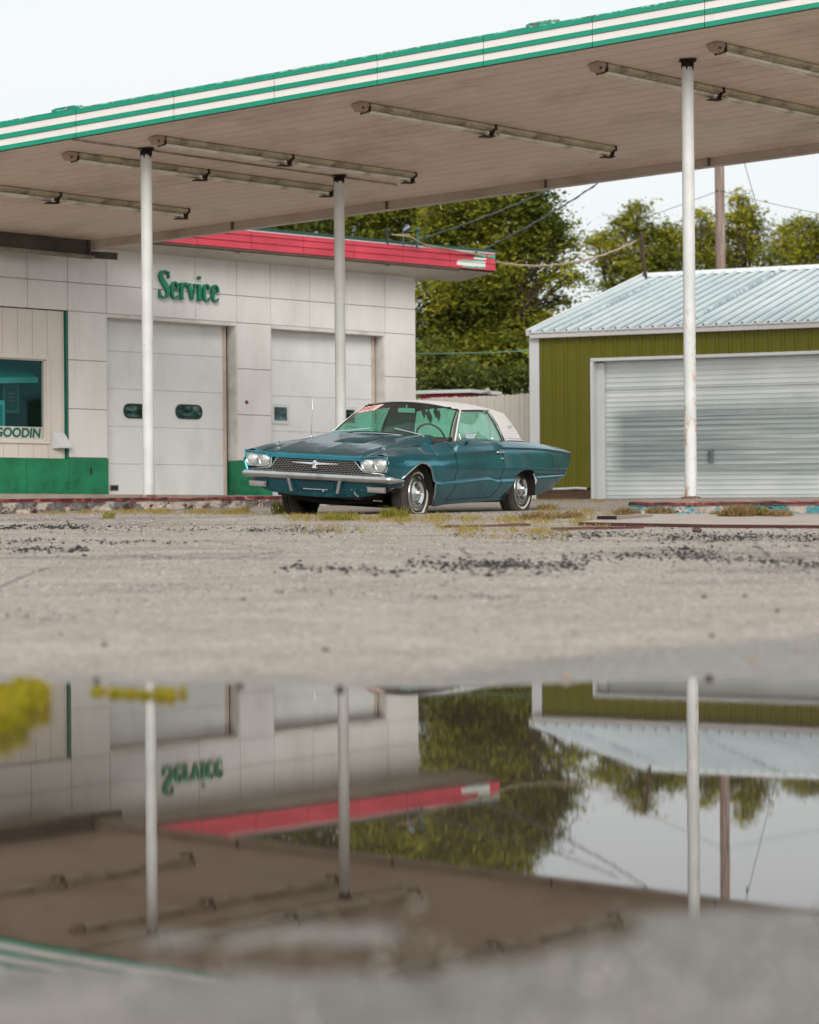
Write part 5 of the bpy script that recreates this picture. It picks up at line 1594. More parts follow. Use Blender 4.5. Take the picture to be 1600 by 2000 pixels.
# interior
mb = MB()
mb.box(-1.10, -.60, -.80, .80, .50, .885); mb.hexa([(-.60,-.80,.80),(-.50,-.60,.80),(-.50,.60,.80),(-.60,.80,.80),(-.74,-.80,.905),(-.50,-.60,.93),(-.50,.60,.93),(-.74,.80,.905)])
mb.build('dashboard', simple('dash_grey', hexc('403834'), .8), car, fn=tf)
mb = MB()
for y in (-.42, .42):
    mb.hexa([(-1.9,y-.30,.35),(-1.42,y-.30,.35),(-1.42,y+.30,.35),(-1.9,y+.30,.35),(-1.9,y-.30,.56),(-1.42,y-.30,.60),(-1.42,y+.30,.60),(-1.9,y+.30,.56)])
    mb.hexa([(-2.02,y-.30,.5),(-1.86,y-.30,.5),(-1.86,y+.30,.5),(-2.02,y+.30,.5),(-2.15,y-.27,.93),(-2.06,y-.27,.93),(-2.06,y+.27,.93),(-2.15,y+.27,.93)])
mb.box(-2.6, -2.3, -.7, .7, .4, .86); mb.box(-2.95, -2.5, -.7, .7, .80, .885)
mb.build('seat', simple('seat_teal', hexc('1e4a4a'), .7, var=.2), car, fn=tf, bevel=.03)
mb = MB(); mb.box(-2.95, -.5, -.82, .82, .25, .30); mb.box(-2.3, -.7, .78, .80, .3, .86); mb.box(-2.3, -.7, -.80, -.78, .3, .86)
rows = []
for s in np.linspace(0, 1, 8):
    r_ = []
    for t in np.linspace(-.96, .96, 11):
        a = abs(t); x = (-1.27-.13*a*a)*(1-s)+(-2.60)*s; r_.append(Vector((x, t*roof_edge(x), roof_z(x, a)-.030)))
    rows.append(r_)
mb.grid(rows)
mb.build('headlining', M_intr, car, fn=tf)
mb = MB(); c0 = Vector((-1.12,.40,.905)); ax = Vector((.9,0,-.42)).normalized(); s_ = Vector((0,1,0)); u_ = ax.cross(s_)
mb.tube([c0+(s_*math.cos(a)+u_*math.sin(a))*.195 for a in np.linspace(0, 2*math.pi, 25)], .013, 6); mb.bar(c0-s_*.19, c0+s_*.19, .03, .015); mb.tube([c0, c0+ax*.4], .025, 6)
mb.build('steering_wheel', simple('wheel_black', hexc('1e1b1a'), .5), car, fn=tf, smooth=True)
mb = MB(); mb.box(-1.235,-1.22,-.115,.115,1.205,1.262); mr_ = mb.build('interior_mirror', M_pod, car, fn=tf, bevel=.008)
mb = MB(); mb.tube([(-1.225,0,1.262),(-1.24,0,1.31)], .008, 6); mb.build('mirror_stem', M_chrome2, mr_, fn=tf)
mb = MB()
for y in (-.32, .32): mb.box(-1.42,-1.27,y-.24,y+.24,1.285,1.298)
mb.build('sun_visor', simple('visor_brown', hexc('4a372b'), .8), car, fn=tf)
# dark hanging tassels by the mirror
mb = MB()
for y, z in ((.17,1.23),(.23,1.21),(.33,1.24),(.37,1.20),(.26,1.16)):
    mb.prism([(-1.35,y-.03,z),(-1.35,y+.01,z+.06),(-1.35,y+.035,z-.01),(-1.35,y+.012,z-.09)], (.004,0,0))
o = mb.build('hanging_leaves', simple('hanging_dark', hexc('12302c'), .8)); o.location = car.location; o.rotation_euler = (0,0,R(-118))
for v in o.data.vertices: v.co = tf(v.co)
tag(o, 'dark leaf-shaped ornaments hanging inside the windscreen above the steering wheel', 'ornament')
# wipers
for a, b, c_ in ((Vector((-.50,-.62,.945)), ws_pt(-.55,.05)+Vector((.02,0,.012)), ws_pt(-.12,.10)+Vector((.02,0,.012))), (Vector((-.52,.62,.94)), ws_pt(.66,.045)+Vector((.02,0,.012)), ws_pt(.26,.13)+Vector((.02,0,.014)))):
    mb = MB(); mb.tube([a, b], .007, 6); mb.bar(b, c_, .014, .010)
    mb.build('wiper', M_chrome2, car, fn=tf)
# aerial
p = Vector((.0,-.60,hood_z(0,-.60)))
mb = MB(); mb.lathe([(.016,0),(.014,.012),(.006,.03)], p, 'z', 10); mb.tube([p, p+Vector((.0,.005,.58))], [.0035,.0022], 6); mb.build('aerial', M_chrome2, car, fn=tf, smooth=True)
# door mirror
mb = MB(); c0 = Vector((-1.02,.985,.955))
mb.tube([Vector((-1.06,.915,.870)), Vector((-1.03,.945,.915)), c0-Vector((0,0,.02))], [.022,.014,.012], 8)
mo = mb.build('door_mirror', M_chrome, car, fn=tf, smooth=True)
mb = MB(); mb.hexa([(-1.05,.90,.925),(-.985,.925,.925),(-.985,1.055,.925),(-1.05,1.05,.925),(-1.05,.895,.985),(-.99,.915,.99),(-.99,1.065,.99),(-1.05,1.06,.985)])
mb.build('mirror_shell', M_chrome, mo, fn=tf, bevel=.012)
# rear lamps and bumper
mb = MB(); mb.box(-4.16,-4.145,-.80,.80,.60,.70); mb.build('tail_light', simple('tail_red', hexc('7a1218'), .3), car, fn=tf)
mb = MB()
rows = []
for y in np.linspace(-.84, .84, 15):
    xx = -4.14+.03*abs(y); rows.append([Vector((xx+.03, y, .60)), Vector((xx-.02, y, .585)), Vector((xx-.02, y, .52)), Vector((xx+.03, y, .50))])
mb.grid(rows); mb.build('rear_bumper', M_chrome, car, fn=tf, smooth=True, solid=.01)
# wheels: stand upright, tyres squashed where they meet the ground
def wheel(x, sd, zc_, flat, yo=0.):
    cy = sd*(.725+yo); rt = .343
    def sq(p):
        dz = p.z-zc_
        r0 = math.hypot(p.x-x, dz)
        if p.z < .055:
            d = .055-p.z; k = min(1, d/.14)
            bulge = (p.y-cy)*(.38 if flat else .16)*k
            nz_ = max(.002, .055-.055*(1-math.exp(-d/.05))) if p.z > -.5 else .002
            return Vector((x+(p.x-x)*(1+(.10 if flat else .04)*k), p.y+bulge, max(.002, min(p.z, .055) if d < .02 else .055*math.exp(-d/.03))))
        return p
    w = .095
    prof = [(.195,-w*.62),(.215,-w*.86),(.25,-w*1.04),(.285,-w*1.06),(.312,-w*.97),(.328,-w*.80),(.3335,-w*.72),(rt,-w*.62),(rt,-w*.5),(.327,-w*.48),(.327,-w*.42),(rt,-w*.40),(rt,-w*.08),(.327,-w*.06),(.327,w*.06),(rt,w*.08),(rt,w*.40),(.327,w*.42),(.327,w*.48),(rt,w*.5),(rt,w*.62),(.3335,w*.72),(.328,w*.80),(.312,w*.97),(.285,w*1.06),(.25,w*1.04),(.215,w*.86),(.195,w*.62)]
    t = MB(); t.lathe(prof, (x, cy, zc_), 'y', 64); t.f = [f for f in t.f if len(f) == 4]; t.v = [tuple(sq(Vector(p))) for p in t.v]; t.m = [0]*len(t.f)
    wo_ = t.build('wheel', M_rubber, car, auto=35)
    # white wall
    t = MB(); pr_ = [(.226, sd*w*.935),(.232, sd*w*.985),(.240, sd*w*1.015),(.246, sd*w*1.03)] if flat else [(.228, sd*w*.95),(.235, sd*w*1.0),(.243, sd*w*1.03),(.248, sd*w*1.045)]
    t.lathe([(r_, h+sd*.0035) for r_, h in pr_], (x, cy, zc_), 'y', 64); t.f = [f for f in t.f if len(f) == 4]; t.v = [tuple(sq(Vector(p))) for p in t.v]; t.m = [0]*len(t.f)
    t.build('whitewall', simple('whitewall', hexc('c4bbab'), .8, var=.15, scale=9) if 'whitewall' not in bpy.data.materials else bpy.data.materials['whitewall'], wo_, smooth=True)
    # cover
    yf = sd*w*.78
    t = MB(); t.lathe([(.200, yf-sd*.02),(.203, yf+sd*.006),(.196, yf+sd*.016),(.188, yf+sd*.014)], (x, cy, zc_), 'y', 56); t.f = [f for f in t.f if len(f) == 4]
    t.lathe([(.150, yf+sd*.020),(.142, yf+sd*.030),(.134, yf+sd*.026),(.120, yf+sd*.004),(.098, yf-sd*.006),(.075, yf+sd*.006),(.052, yf+sd*.026),(.042, yf+sd*.032),(.040, yf+sd*.052),(.034, yf+sd*.058),(.024, yf+sd*.056),(.018, yf+sd*.044),(.0, yf+sd*.044)], (x, cy, zc_), 'y', 56)
    t.f = [f for f in t.f if len(f) == 4]; t.m = [0]*len(t.f)
    t.build('wheel_cover', M_chrome2, wo_, smooth=True)
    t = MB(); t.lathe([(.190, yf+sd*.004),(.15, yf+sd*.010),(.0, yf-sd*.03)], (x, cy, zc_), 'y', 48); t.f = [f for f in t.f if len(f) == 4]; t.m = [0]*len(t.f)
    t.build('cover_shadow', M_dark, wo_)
    t = MB()
    for k in range(54):
        a = 2*math.pi*k/54; ca, sa = math.cos(a), math.sin(a); tx, tz = -sa*.0052, ca*.0052
        def P_(r_, s2, h): return (x+ca*r_+tx*s2, cy+h, zc_+sa*r_+tz*s2)
        h0, h1 = yf+sd*.004, yf+sd*.018
        t.hexa([P_(.150,-1,h0),P_(.190,-1.2,h0),P_(.190,1.2,h0),P_(.150,1,h0),P_(.150,-1,h1+sd*.004),P_(.190,-1.2,h1),P_(.190,1.2,h1),P_(.150,1,h1+sd*.004)])
    t.build('cover_fins', M_chrome2, wo_)
    t = MB(); t.lathe([(.0, sd*-.05),(.19, sd*-.05)], (x, cy, zc_), 'y', 24); t.build('brake_drum', M_under, wo_)
    return wo_
wf = wheel(0, 1, .236, True, .025); wf['label'] = 'flat front wheel on the driver side, its tyre sagging on the ground'
wheel(0, -1, .275, True, -.02)
wheel(-2.835, 1, .275, False, .01); wheel(-2.835, -1, .29, False)
# ------------------------------------------------------------------ pump islands, slab, boards
def flaky(name, red, seedv=0.):
    m = NT(name)
    sp = m.t.nodes.new('ShaderNodeSeparateXYZ'); m.t.links.new(m.coord(), sp.inputs[0])
    n1 = m.noise(5.5, 6, .7, sc=(1,1,1.3)); n2 = m.noise(3.1, 5, .65, sc=(1,1,1.6)); n3 = m.noise(11, 4, .6)
    base = m.ramp(n3, [(.3, hexc('8b7f74')), (.6, hexc('b8aca2')), (.75, hexc('cfc4bb'))])
    teal = m.ramp(n3, [(.3, hexc('155a66')), (.7, hexc('5fa3a8'))])
    side = m.mix(m.ramp(n2, [(.47, 0.), (.52, 1.)]), base, teal if not red else m.ramp(n3, [(.3, hexc('5b2b2b')), (.7, hexc('6f7d78'))]))
    side = m.mix(m.ramp(n1, [(.56, 0.), (.60, 1.)]), side, hexc('3d2322'))
    rim = m.ramp(n1, [(.36, hexc('1d1514')), (.5, hexc('5d1f22')), (.6, hexc('8d4a48')), (.68, hexc('c8b2a6'))])
    geo = m.t.nodes.new('ShaderNodeObjectInfo')
    zt = m.math('SUBTRACT', sp.outputs[2], -.052)
    rimm = m.math('MULTIPLY', m.math('ADD', zt, m.math('MULTIPLY', m.math('SUBTRACT', n1, .5), .03)), 90., clamp=True)
    c = m.mix(rimm, side, rim)
    g2 = m.t.nodes.new('ShaderNodeNewGeometry'); sn = m.t.nodes.new('ShaderNodeSeparateXYZ'); m.t.links.new(g2.outputs['Normal'], sn.inputs[0])
    topm = m.math('MULTIPLY', m.math('SUBTRACT', sn.outputs[2], .7), 5., clamp=True)
    c = m.mix(topm, c, m.ramp(n2, [(.35, hexc('756459')), (.6, hexc('9b8c80'))]))
    m.pbr(c, .8, 0, m.bump(n1, .5, .02))
    return m.mat
def island(name, pts, top, depth, mat, label, cat='kerb'):
    """pts: outline, top z; sides broken up so the edge is not ruler straight"""
    cx = sum(p[0] for p in pts)/len(pts); cy = sum(p[1] for p in pts)/len(pts)
    P = []
    for i in range(len(pts)):
        a = Vector((pts[i][0]-cx, pts[i][1]-cy, 0)); b = Vector((pts[(i+1) % len(pts)][0]-cx, pts[(i+1) % len(pts)][1]-cy, 0))
        n = max(2, int((b-a).length/.12))
        for k in range(n): P.append(a.lerp(b, k/n)+Vector((random.uniform(-.008,.008), random.uniform(-.008,.008), 0)))
    n = len(P); mb = MB()
    lv = [(1.0, 0.0, .0), (1.0, 0.0, -.03), (.0, .0, -.05), (0, 0, -.058), (0,0,-.10),(0,0,-depth)]
    rings = []
    for j, (o, _, z) in enumerate([(.02,0,0.),(.0,0,-.015),(.0,0,-.045),(.022,0,-.058),(.024,0,-.11),(.014,0,-depth)]):
        rings.append([Vector((p.x-(p.x/p.length)*o*1.2+random.uniform(-.004,.004), p.y-(p.y/p.length)*o*1.2+random.uniform(-.004,.004), z+(random.uniform(-.004,.004) if 0 < j < 5 else 0))) for p in P])
    vs = [v for r_ in rings for v in r_]; fs = []
    for j in range(len(rings)-1):
        for k in range(n): fs.append((j*n+k, (j+1)*n+k, (j+1)*n+(k+1) % n, j*n+(k+1) % n))
    fs.append(tuple(range(n)))
    mb.add(vs, fs)
    o = mb.build(name, mat); o.location = (cx, cy, top)
    tag(o, label, cat); return o
d = Vector((.717,.698,0)); pr_ = Vector((.698,-.717,0))
c1_ = Vector((-3.62,32.69,0))
pts = [c1_+pr_*.48-d*5.2, c1_+pr_*.48+d*5.6, c1_-pr_*.55+d*5.6, c1_-pr_*.55-d*5.2]
island('pump_island', [(p.x, p.y) for p in pts], .628, .26, flaky('flaky_red_kerb', True), 'long raised pump island with flaking dark red edge, behind and left of the car')
island('pump_island', [(2.42,26.0),(7.5,25.4),(9.2,29.9),(3.25,32.4)], .562, .26, flaky('flaky_teal_kerb', False), 'raised pump island with flaking teal and red paint around the right post')
for o in [o for o in bpy.data.objects if o.name.startswith('pump_island')]: o['group'] = 'pump islands'
# slab in front of the right island
mb = MB()
def gp(px, py): p = ground_pt(px, py); return p
sl = [gp(1130,1026), gp(1390,1031), gp(1700,1033), gp(1720,1012), gp(1400,1009), gp(1240,1009)]
n = len(sl)
topz = [max(p.z for p in sl)-.0+.02]*n
mb.add([(p.x,p.y,p.z-.06) for p in sl]+[(p.x,p.y,p.z+.030) for p in sl], [tuple(range(n))[::-1], tuple(range(n,2*n))]+[(i,(i+1)%n,n+(i+1)%n,n+i) for i in range(n)])
o = mb.build('concrete_slab', simple('slab_concrete', hexc('aea197'), .85, var=.15, scale=2, bump=.2, bs=30, stain=hexc('6e5f55'), stain_amt=.5)); tag(o, 'cracked pale concrete slab with a rusty edge in front of the right island', 'slab')
mb = MB()
for a, b in zip(sl[:2], sl[1:3]):
    mb.bar((a.x,a.y-.012,a.z+.01),(b.x,b.y-.012,b.z+.01), .02, .045)
mb.build('rusty_edge', simple('rust_edge', hexc('4a2c26'), .9, var=.4, scale=6), o)
M_board = simple('grey_board', hexc('8f8278'), .85, var=.2, scale=3, sc=(.4,4,4), stain=hexc('4f443c'), stain_amt=.5)
a = gp(1205,1021); b = gp(1290,1014)
bd_ = thing('loose_board', 'short weathered plank lying on the concrete slab', 'board', (a.x, a.y, a.z+.03), math.atan2(b.y-a.y, b.x-a.x))
Lb = (b-a).length*.82
mb = MB()
for y in (0, .075, .15): mb.box(0, Lb, y, y+.07, .0, .042)
mb.build('plank', M_board, bd_, bevel=.004)
mb = MB(); mb.box(-.004,-.001,.0,.22,.004,.038); mb.build('plank_end', M_under, bd_)
M_rust = simple('rust_strip', hexc('5f3d34'), .9, var=.4, scale=5, stain=hexc('8a6a5a'), stain_amt=.5)
for p0, p1, lab in ((gp(862,1031), gp(1034,1027), 'thin rusty metal strip lying in the weeds right of the front wheel'), (gp(1080,1036), gp(1256,1032), 'thin rusty metal strip lying just in front of the loose plank')):
    mb = MB(); d_ = (p1-p0); n = 8
    Pp = [p0+d_*k/n+Vector((0,random.uniform(-.015,.015),.012+random.uniform(-.004,.006))) for k in range(n+1)]
    for k in range(n): mb.bar(Pp[k], Pp[k+1], .07, .022)
    o = mb.build('metal_strip', M_rust); tag(o, lab, 'metal strip', 'rusty strips on the ground')

# ------------------------------------------------------------------ crumbs, stones
def scatter_stones(name, pos, size, mat, kind='stuff', label=None):
    """many small broken lumps as one mesh"""
    n = len(pos)
    base = np.array([(1,0,0),(-1,0,0),(0,1,0),(0,-1,0),(0,0,1),(0,0,-.6)], float)
    faces = np.array([(0,2,4),(2,1,4),(1,3,4),(3,0,4),(2,0,5),(1,2,5),(3,1,5),(0,3,5)])
    V = base[None]*rng.uniform(.55, 1.25, (n,6,1))*size[:, None, None]
    V[:, :, 2] *= .62
    th = rng.uniform(0, 6.28, n); c, s = np.cos(th), np.sin(th)
    X = V[:, :, 0]*c[:, None]-V[:, :, 1]*s[:, None]; Y = V[:, :, 0]*s[:, None]+V[:, :, 1]*c[:, None]
    V = np.stack([X, Y, V[:, :, 2]], 2)+pos[:, None, :]
    F = (faces[None]+(np.arange(n)*6)[:, None, None]).reshape(-1, 3)
    o = np_mesh(name, V.reshape(-1, 3), F, mat)
    return o
def band_pts(segs):
    A = []; S = []
    for (x0, y0, x1, y1, th, n, s0, s1) in segs:
        t = rng.uniform(0, 1, n); cl = .5+.5*np.sin(t*17+x0)*np.sin(t*7.3+y0)
        k = rng.uniform(0, 1, n) < .35+.65*cl; t = t[k]; n = len(t)
        A.append(np.stack([x0+(x1-x0)*t+rng.uniform(-14, 14, n), y0+(y1-y0)*t+rng.normal(0, th, n)*rng.choice([.7,1.,2.2], n)+2.5*np.sin(t*23+x0)], 1))
        S.append((s0*.45+(s1*1.25-s0*.45)*rng.uniform(0, 1, n)**2.6)*np.where(rng.uniform(0, 1, n) < .97, 1, 1.7))
    A = np.concatenate(A); S = np.concatenate(S); P = ground_pts(A[:, 0], A[:, 1]); P[:, 2] += S*.15
    return P, S
m = NT('tar_crumb')
m.pbr(m.ramp(m.noise(9, 3, .6), [(.3, hexc('1d1c1c')), (.7, hexc('3a3837'))]), .8)
P, S = band_pts([(0,1031,170,1029,1.6,531,0.0064,0.0221),(150,1031,700,1036,2.6,773,0.0048,0.0153),(0,1056,370,1060,1.6,419,0.0048,0.0170),(10,1075,170,1073,2.2,322,0.0056,0.0221),
    (548,1108,790,1119,2.2,483,0.0048,0.0187),(800,1100,1140,1108,5.0,1450,0.0048,0.0187),(900,1107,1120,1100,3,403,0.0048,0.0170),(1100,1092,1400,1078,4.5,725,0.0048,0.0170),(1280,1077,1400,1082,3.5,150,0.0064,0.0221),
    (1080,1043,1610,1052,4.5,1934,0.0040,0.0153),(1300,1052,1620,1048,3.5,1128,0.0040,0.0153),(1320,1088,1620,1102,3.5,967,0.0048,0.0153),(240,1145,760,1162,2.5,386,0.0032,0.0085),(800,1166,1010,1168,2,257,0.0032,0.0085),
    (0,1205,150,1208,5,257,0.0032,0.0076),(870,1046,1110,1050,3,483,0.0040,0.0119),(480,1034,640,1040,3,322,0.0048,0.0153)])
o = scatter_stones('tar_crumbs', P, S, m.mat); tag(o, 'black crumbled tar scattered in streaks over the lot', None, None, 'stuff')
# pale grit everywhere
n = 60000
gxs = rng.uniform(-1, 1, n); gD = 2.7+(28-2.7)*rng.uniform(0, 1, n)**1.15
gxw = gxs*gD*.19
gzv = gheight(gxw, gD)
size = (.0018+.0080*rng.uniform(0, 1, n)**4)*np.clip(gD/11, .45, 1.35)
keep = (gzv > .001) & ((gD > 5.5) | (rng.uniform(0,1,n) < .6))
m = NT('grit')
oi = m.noise(31, 1, .5)
m.pbr(m.ramp(oi, [(.32, hexc('45403c')), (.42, hexc('837a73')), (.52, hexc('aba19a')), (.62, hexc('ddd4cd')), (.72, hexc('ab8874'))]), .85)
o = scatter_stones('gravel', np.stack([gxw, gD, gzv+size*.1], 1)[keep], size[keep], m.mat); tag(o, 'fine grit and pebbles lying over the asphalt', None, None, 'stuff')
n = 900
gx2 = rng.uniform(-.75, .75, n); gy2 = rng.uniform(3.1, 4.25, n); gz2 = gheight(gx2, gy2); s2 = .0022+.007*rng.uniform(0, 1, n)**2.5
k2 = gz2 > -.004
m = NT('bank_grit')
m.pbr(m.ramp(m.noise(37, 1, .5), [(.35, hexc('2f2a26')), (.48, hexc('6e655c')), (.58, hexc('cfc6bb')), (.7, hexc('efe8de'))]), .22)
o = scatter_stones('bank_gravel', np.stack([gx2, gy2, np.maximum(gz2, 0)+s2*.2], 1)[k2], s2[k2], m.mat); tag(o, 'wet coarse grit along the near bank of the puddle', None, None, 'stuff')
# larger stones that one can count
M_st = simple('brown_stone', hexc('54433c'), .85, var=.3, scale=20)
M_st3 = simple('wet_pale_stone', hexc('a39a8e'), .35, var=.2, scale=20)
M_st2 = simple('tan_stone', hexc('a08c80'), .85, var=.25, scale=20)
spots = [(204,1262,.016,0,'small dark stone on the dry asphalt at the left, above the moss'),(636,1272,.017,0,'small reddish brown stone on the asphalt left of centre'),(188,1330,.015,0,'dark stone near the puddle edge at the left'),(468,1342,.015,0,'dark stone at the far puddle edge under the mirrored wall'),(665,1350,.018,0,'dark stone standing in the puddle edge below the mirrored middle post'),
         (1107,1325,.020,1,'pinkish stone at the far edge of the puddle near the centre'),(1385,1327,.017,0,'brown stone at the puddle edge right of the mirrored post'),(1390,1244,.014,0,'small brown stone on the asphalt above the damp patch'),(1376,1168,.017,0,'dark pebble on the asphalt at right, higher up'),(1455,1166,.014,0,'dark pebble right of centre beside another'),
         (1520,1196,.016,0,'dark pebble at far right on the asphalt'),(1470,1296,.019,1,'tan pebble in the damp patch'),(1560,1272,.015,1,'tan pebble at the right edge of the damp patch'),(118,1240,.010,0,'tiny dark pebble at the far left'),(1120,1236,.014,1,'pale brown pebble on the asphalt near the centre'),(476,1172,.013,0,'small dark pebble in the middle distance'),(1362,1040,.05,0,'black lump of tar standing in front of the concrete slab'),
         (815,1778,.011,2,'pale blurred pebble at the near puddle edge, brightest one'),(560,1838,.010,2,'pale blurred pebble near the mirrored left post'),(652,1815,.008,2,'pale blurred pebble at the near edge left of centre'),(742,1895,.009,2,'pale blurred pebble low on the near bank')]
for (px, py, s, k, lab) in spots:
    p = ground_pt(px, py)
    mb = MB(); v = []; 
    mb.lathe([(0,-.5*s),(.75*s,-.3*s),(1.0*s,.05*s),(.7*s,.5*s),(0,.68*s)], (0,0,0), 'z', 9)
    mb.v = [tuple(Vector(q_)*random.uniform(.8, 1.15)) for q_ in mb.v]
    o = mb.build('stone', (M_st, M_st2, M_st3)[k], smooth=False); o.location = (p.x, p.y, max(p.z, 0)+.3*s); o.rotation_euler = (0,0,random.random()*6)
    tag(o, lab, 'stone', 'stones on the lot')

# ------------------------------------------------------------------ weeds
def leaf_mat(name, stops, transl=.35, rough=.6, sc_=6, rnd=.3):
    m = NT(name)
    g_ = m.t.nodes.new('ShaderNodeNewGeometry')
    n1 = m.noise(sc_, 3, .6)
    f = m.math('ADD', m.math('MULTIPLY', n1, 1-rnd), m.math('MULTIPLY', g_.outputs['Random Per Island'], rnd))
    c = m.ramp(f, stops)
    df = m.n('BsdfPrincipled'); m.set(df.inputs['Base Color'], c); df.inputs['Roughness'].default_value = rough; df.inputs['Specular IOR Level'].default_value = .3
    tl = m.t.nodes.new('ShaderNodeBsdfTranslucent'); m.t.links.new(c, tl.inputs[0])
    mx = m.t.nodes.new('ShaderNodeMixShader'); mx.inputs[0].default_value = transl
    m.t.links.new(df.outputs[0], mx.inputs[1]); m.t.links.new(tl.outputs[0], mx.inputs[2]); m.t.links.new(mx.outputs[0], m.out.inputs[0])
    return m.mat
M_grass = leaf_mat('dry_grass', [(.25, hexc('6f6a2e')), (.45, hexc('9c8f45')), (.6, hexc('a88c5a')), (.8, hexc('b09a73'))], .3, .7, 2.5)
M_moss = leaf_mat('bright_weed', [(.32, hexc('687018')), (.46, hexc('a09e22')), (.58, hexc('c4b030')), (.72, hexc('c49a3c'))], .4, .6, 22)
M_weed = leaf_mat('green_weed', [(.3, hexc('6a6f24')), (.5, hexc('8e8a34')), (.7, hexc('a08a48'))], .35, .6, 9)
M_redweed = leaf_mat('seed_weed', [(.3, hexc('7a6a3a')), (.5, hexc('8f7350')), (.7, hexc('a08a5a'))], .3, .7, 5)
def blades(P, h, w, lean, seedk=0):
    """P (n,3) roots -> triangle-ish blades as quads"""
    n = len(P); th = rng.uniform(0, 6.28, n); a = rng.uniform(0, 6.28, n)
    hh = h*rng.uniform(.4, 1.2, n); ww = w*rng.uniform(.6, 1.3, n); ln = lean*rng.uniform(.2, 1.3, n)*hh
    dx, dy = np.cos(th)*ww, np.sin(th)*ww; lx, ly = np.cos(a)*ln, np.sin(a)*ln
    z = np.zeros(n)
    v0 = P+np.stack([-dx,-dy,z-.004],1); v1 = P+np.stack([dx,dy,z-.004],1)
    v2 = P+np.stack([dx*.8+lx*.4,dy*.8+ly*.4,hh*.6],1); v3 = P+np.stack([-dx*.8+lx*.4,-dy*.8+ly*.4,hh*.6],1)
    v4 = P+np.stack([lx+dx*.1,ly+dy*.1,hh],1); v5 = P+np.stack([lx-dx*.1,ly-dy*.1,hh],1)
    V = np.stack([v0,v1,v2,v3,v4,v5],1).reshape(-1,3); b = np.arange(n)*6
    F = np.concatenate([np.stack([b,b+1,b+2,b+3],1), np.stack([b+3,b+2,b+4,b+5],1)])
    return V, F
def strip_pts(segs):
    A = []
    for (x0, y0, x1, y1, th, n) in segs:
        t = rng.uniform(0, 1, n); k = rng.uniform(0, 1, n) < .12+.88*np.abs(np.sin(t*(x1-x0)*.045+x0)*np.sin(t*(x1-x0)*.021+y0))**1.3; t = t[k]; n = len(t)
        A.append(np.stack([x0+(x1-x0)*t+rng.normal(0, 3, n), y0+(y1-y0)*t+rng.normal(0, th, n)], 1))
    A = np.concatenate(A); return ground_pts(A[:, 0], A[:, 1])
P = strip_pts([(0,1001,470,1001,2.0,5200),(0,997,330,997,1.5,1500),(240,1000,470,1002,3,1200),(430,1003,560,1006,2,500),(560,1012,860,1018,3.2,3600),(600,1006,820,1010,2,900),(820,1012,1190,1022,5,4200),(850,1034,1110,1042,4,1800),(1035,976,1180,980,1.5,900),(1180,978,1330,978,1,400),
    (1040,998,1200,1004,3.5,900),(560,1030,760,1042,5,600),(900,1050,1100,1056,2,300)])
V, F = blades(P, .040, .0032, .8)
o = np_mesh('grass', V, F, M_grass); tag(o, 'thin dry yellowish grass growing in cracks of the lot', None, None, 'stuff')
k_ = rng.uniform(0, 1, len(P)) < .30; B = P[k_]; n = len(B); s_ = rng.uniform(.004, .011, n)
d1 = rng.normal(size=(n,3)); d1[:, 2] *= .35; d1 /= np.linalg.norm(d1, axis=1)[:, None]; d2 = rng.normal(size=(n,3)); d2[:, 2] *= .35; d2 -= d1*(d1*d2).sum(1)[:, None]; d2 /= np.linalg.norm(d2, axis=1)[:, None]
C = B+np.stack([rng.normal(0,.012,n), rng.normal(0,.012,n), rng.uniform(.004,.03,n)], 1)
V = (C[:, None, :]+np.stack([-d1*s_[:,None], d2*s_[:,None]*.6, d1*s_[:,None], -d2*s_[:,None]*.6], 1)).reshape(-1, 3); b_ = np.arange(n)*4
o = np_mesh('low_weeds', V, np.stack([b_,b_+1,b_+2,b_+3],1), leaf_mat('broad_leaf', [(.3, hexc('4f5a1e')), (.5, hexc('7c8230')), (.7, hexc('8d7a4a'))], .3, .6, 3)); tag(o, 'small broad-leaved weeds mixed in the grass of the lot', None, None, 'stuff')
def tuft(name, px, py, n, rad, h, w, mat, label, group='weeds growing on the lot', D=None, cat='weed', lean=.8):
    p = ground_pt(px, py)
    r_ = rad*rng.uniform(0, 1, n)**.6; a = rng.uniform(0, 6.28, n)
    P = np.stack([np.cos(a)*r_, np.sin(a)*r_*.8, np.zeros(n)], 1)
    P[:, 2] = gheight(P[:, 0]+p.x, P[:, 1]+p.y)-p.z
    V, F = blades(P, h, w, lean)
    # small seed heads and leaflets along the blades
    k = n*2; a = rng.uniform(0, 6.28, k); rr = rad*rng.uniform(0, 1.15, k)**.7
    C = np.stack([np.cos(a)*rr, np.sin(a)*rr*.8, h*rng.uniform(.15, .95, k)*(1-.35*rr/rad)], 1); s = w*rng.uniform(1.0, 2.4, k)
    d1 = rng.normal(size=(k,3)); d1 /= np.linalg.norm(d1, axis=1)[:, None]; d2 = rng.normal(size=(k,3)); d2 -= d1*(d1*d2).sum(1)[:, None]; d2 /= np.linalg.norm(d2, axis=1)[:, None]
    L1 = C[:, None, :]+np.stack([-d1*s[:,None], d2*s[:,None]*.6, d1*s[:,None], -d2*s[:,None]*.6], 1)
    b = len(V)+np.arange(k)*4
    V = np.concatenate([V, L1.reshape(-1,3)]); F = np.concatenate([F, np.stack([b,b+1,b+2,b+3],1)])
    o = np_mesh(name, V, F, mat); o.location = (p.x, p.y, p.z); tag(o, label, cat, group); return o
tuft('weed_tuft', 213, 1013, 40, .07, .09, .006, M_weed, 'small bright green sprig on the asphalt in front of the left island')
tuft('weed_tuft', 553, 1004, 110, .13, .16, .007, M_weed, 'green and straw tuft in front of the shaded front tyre')
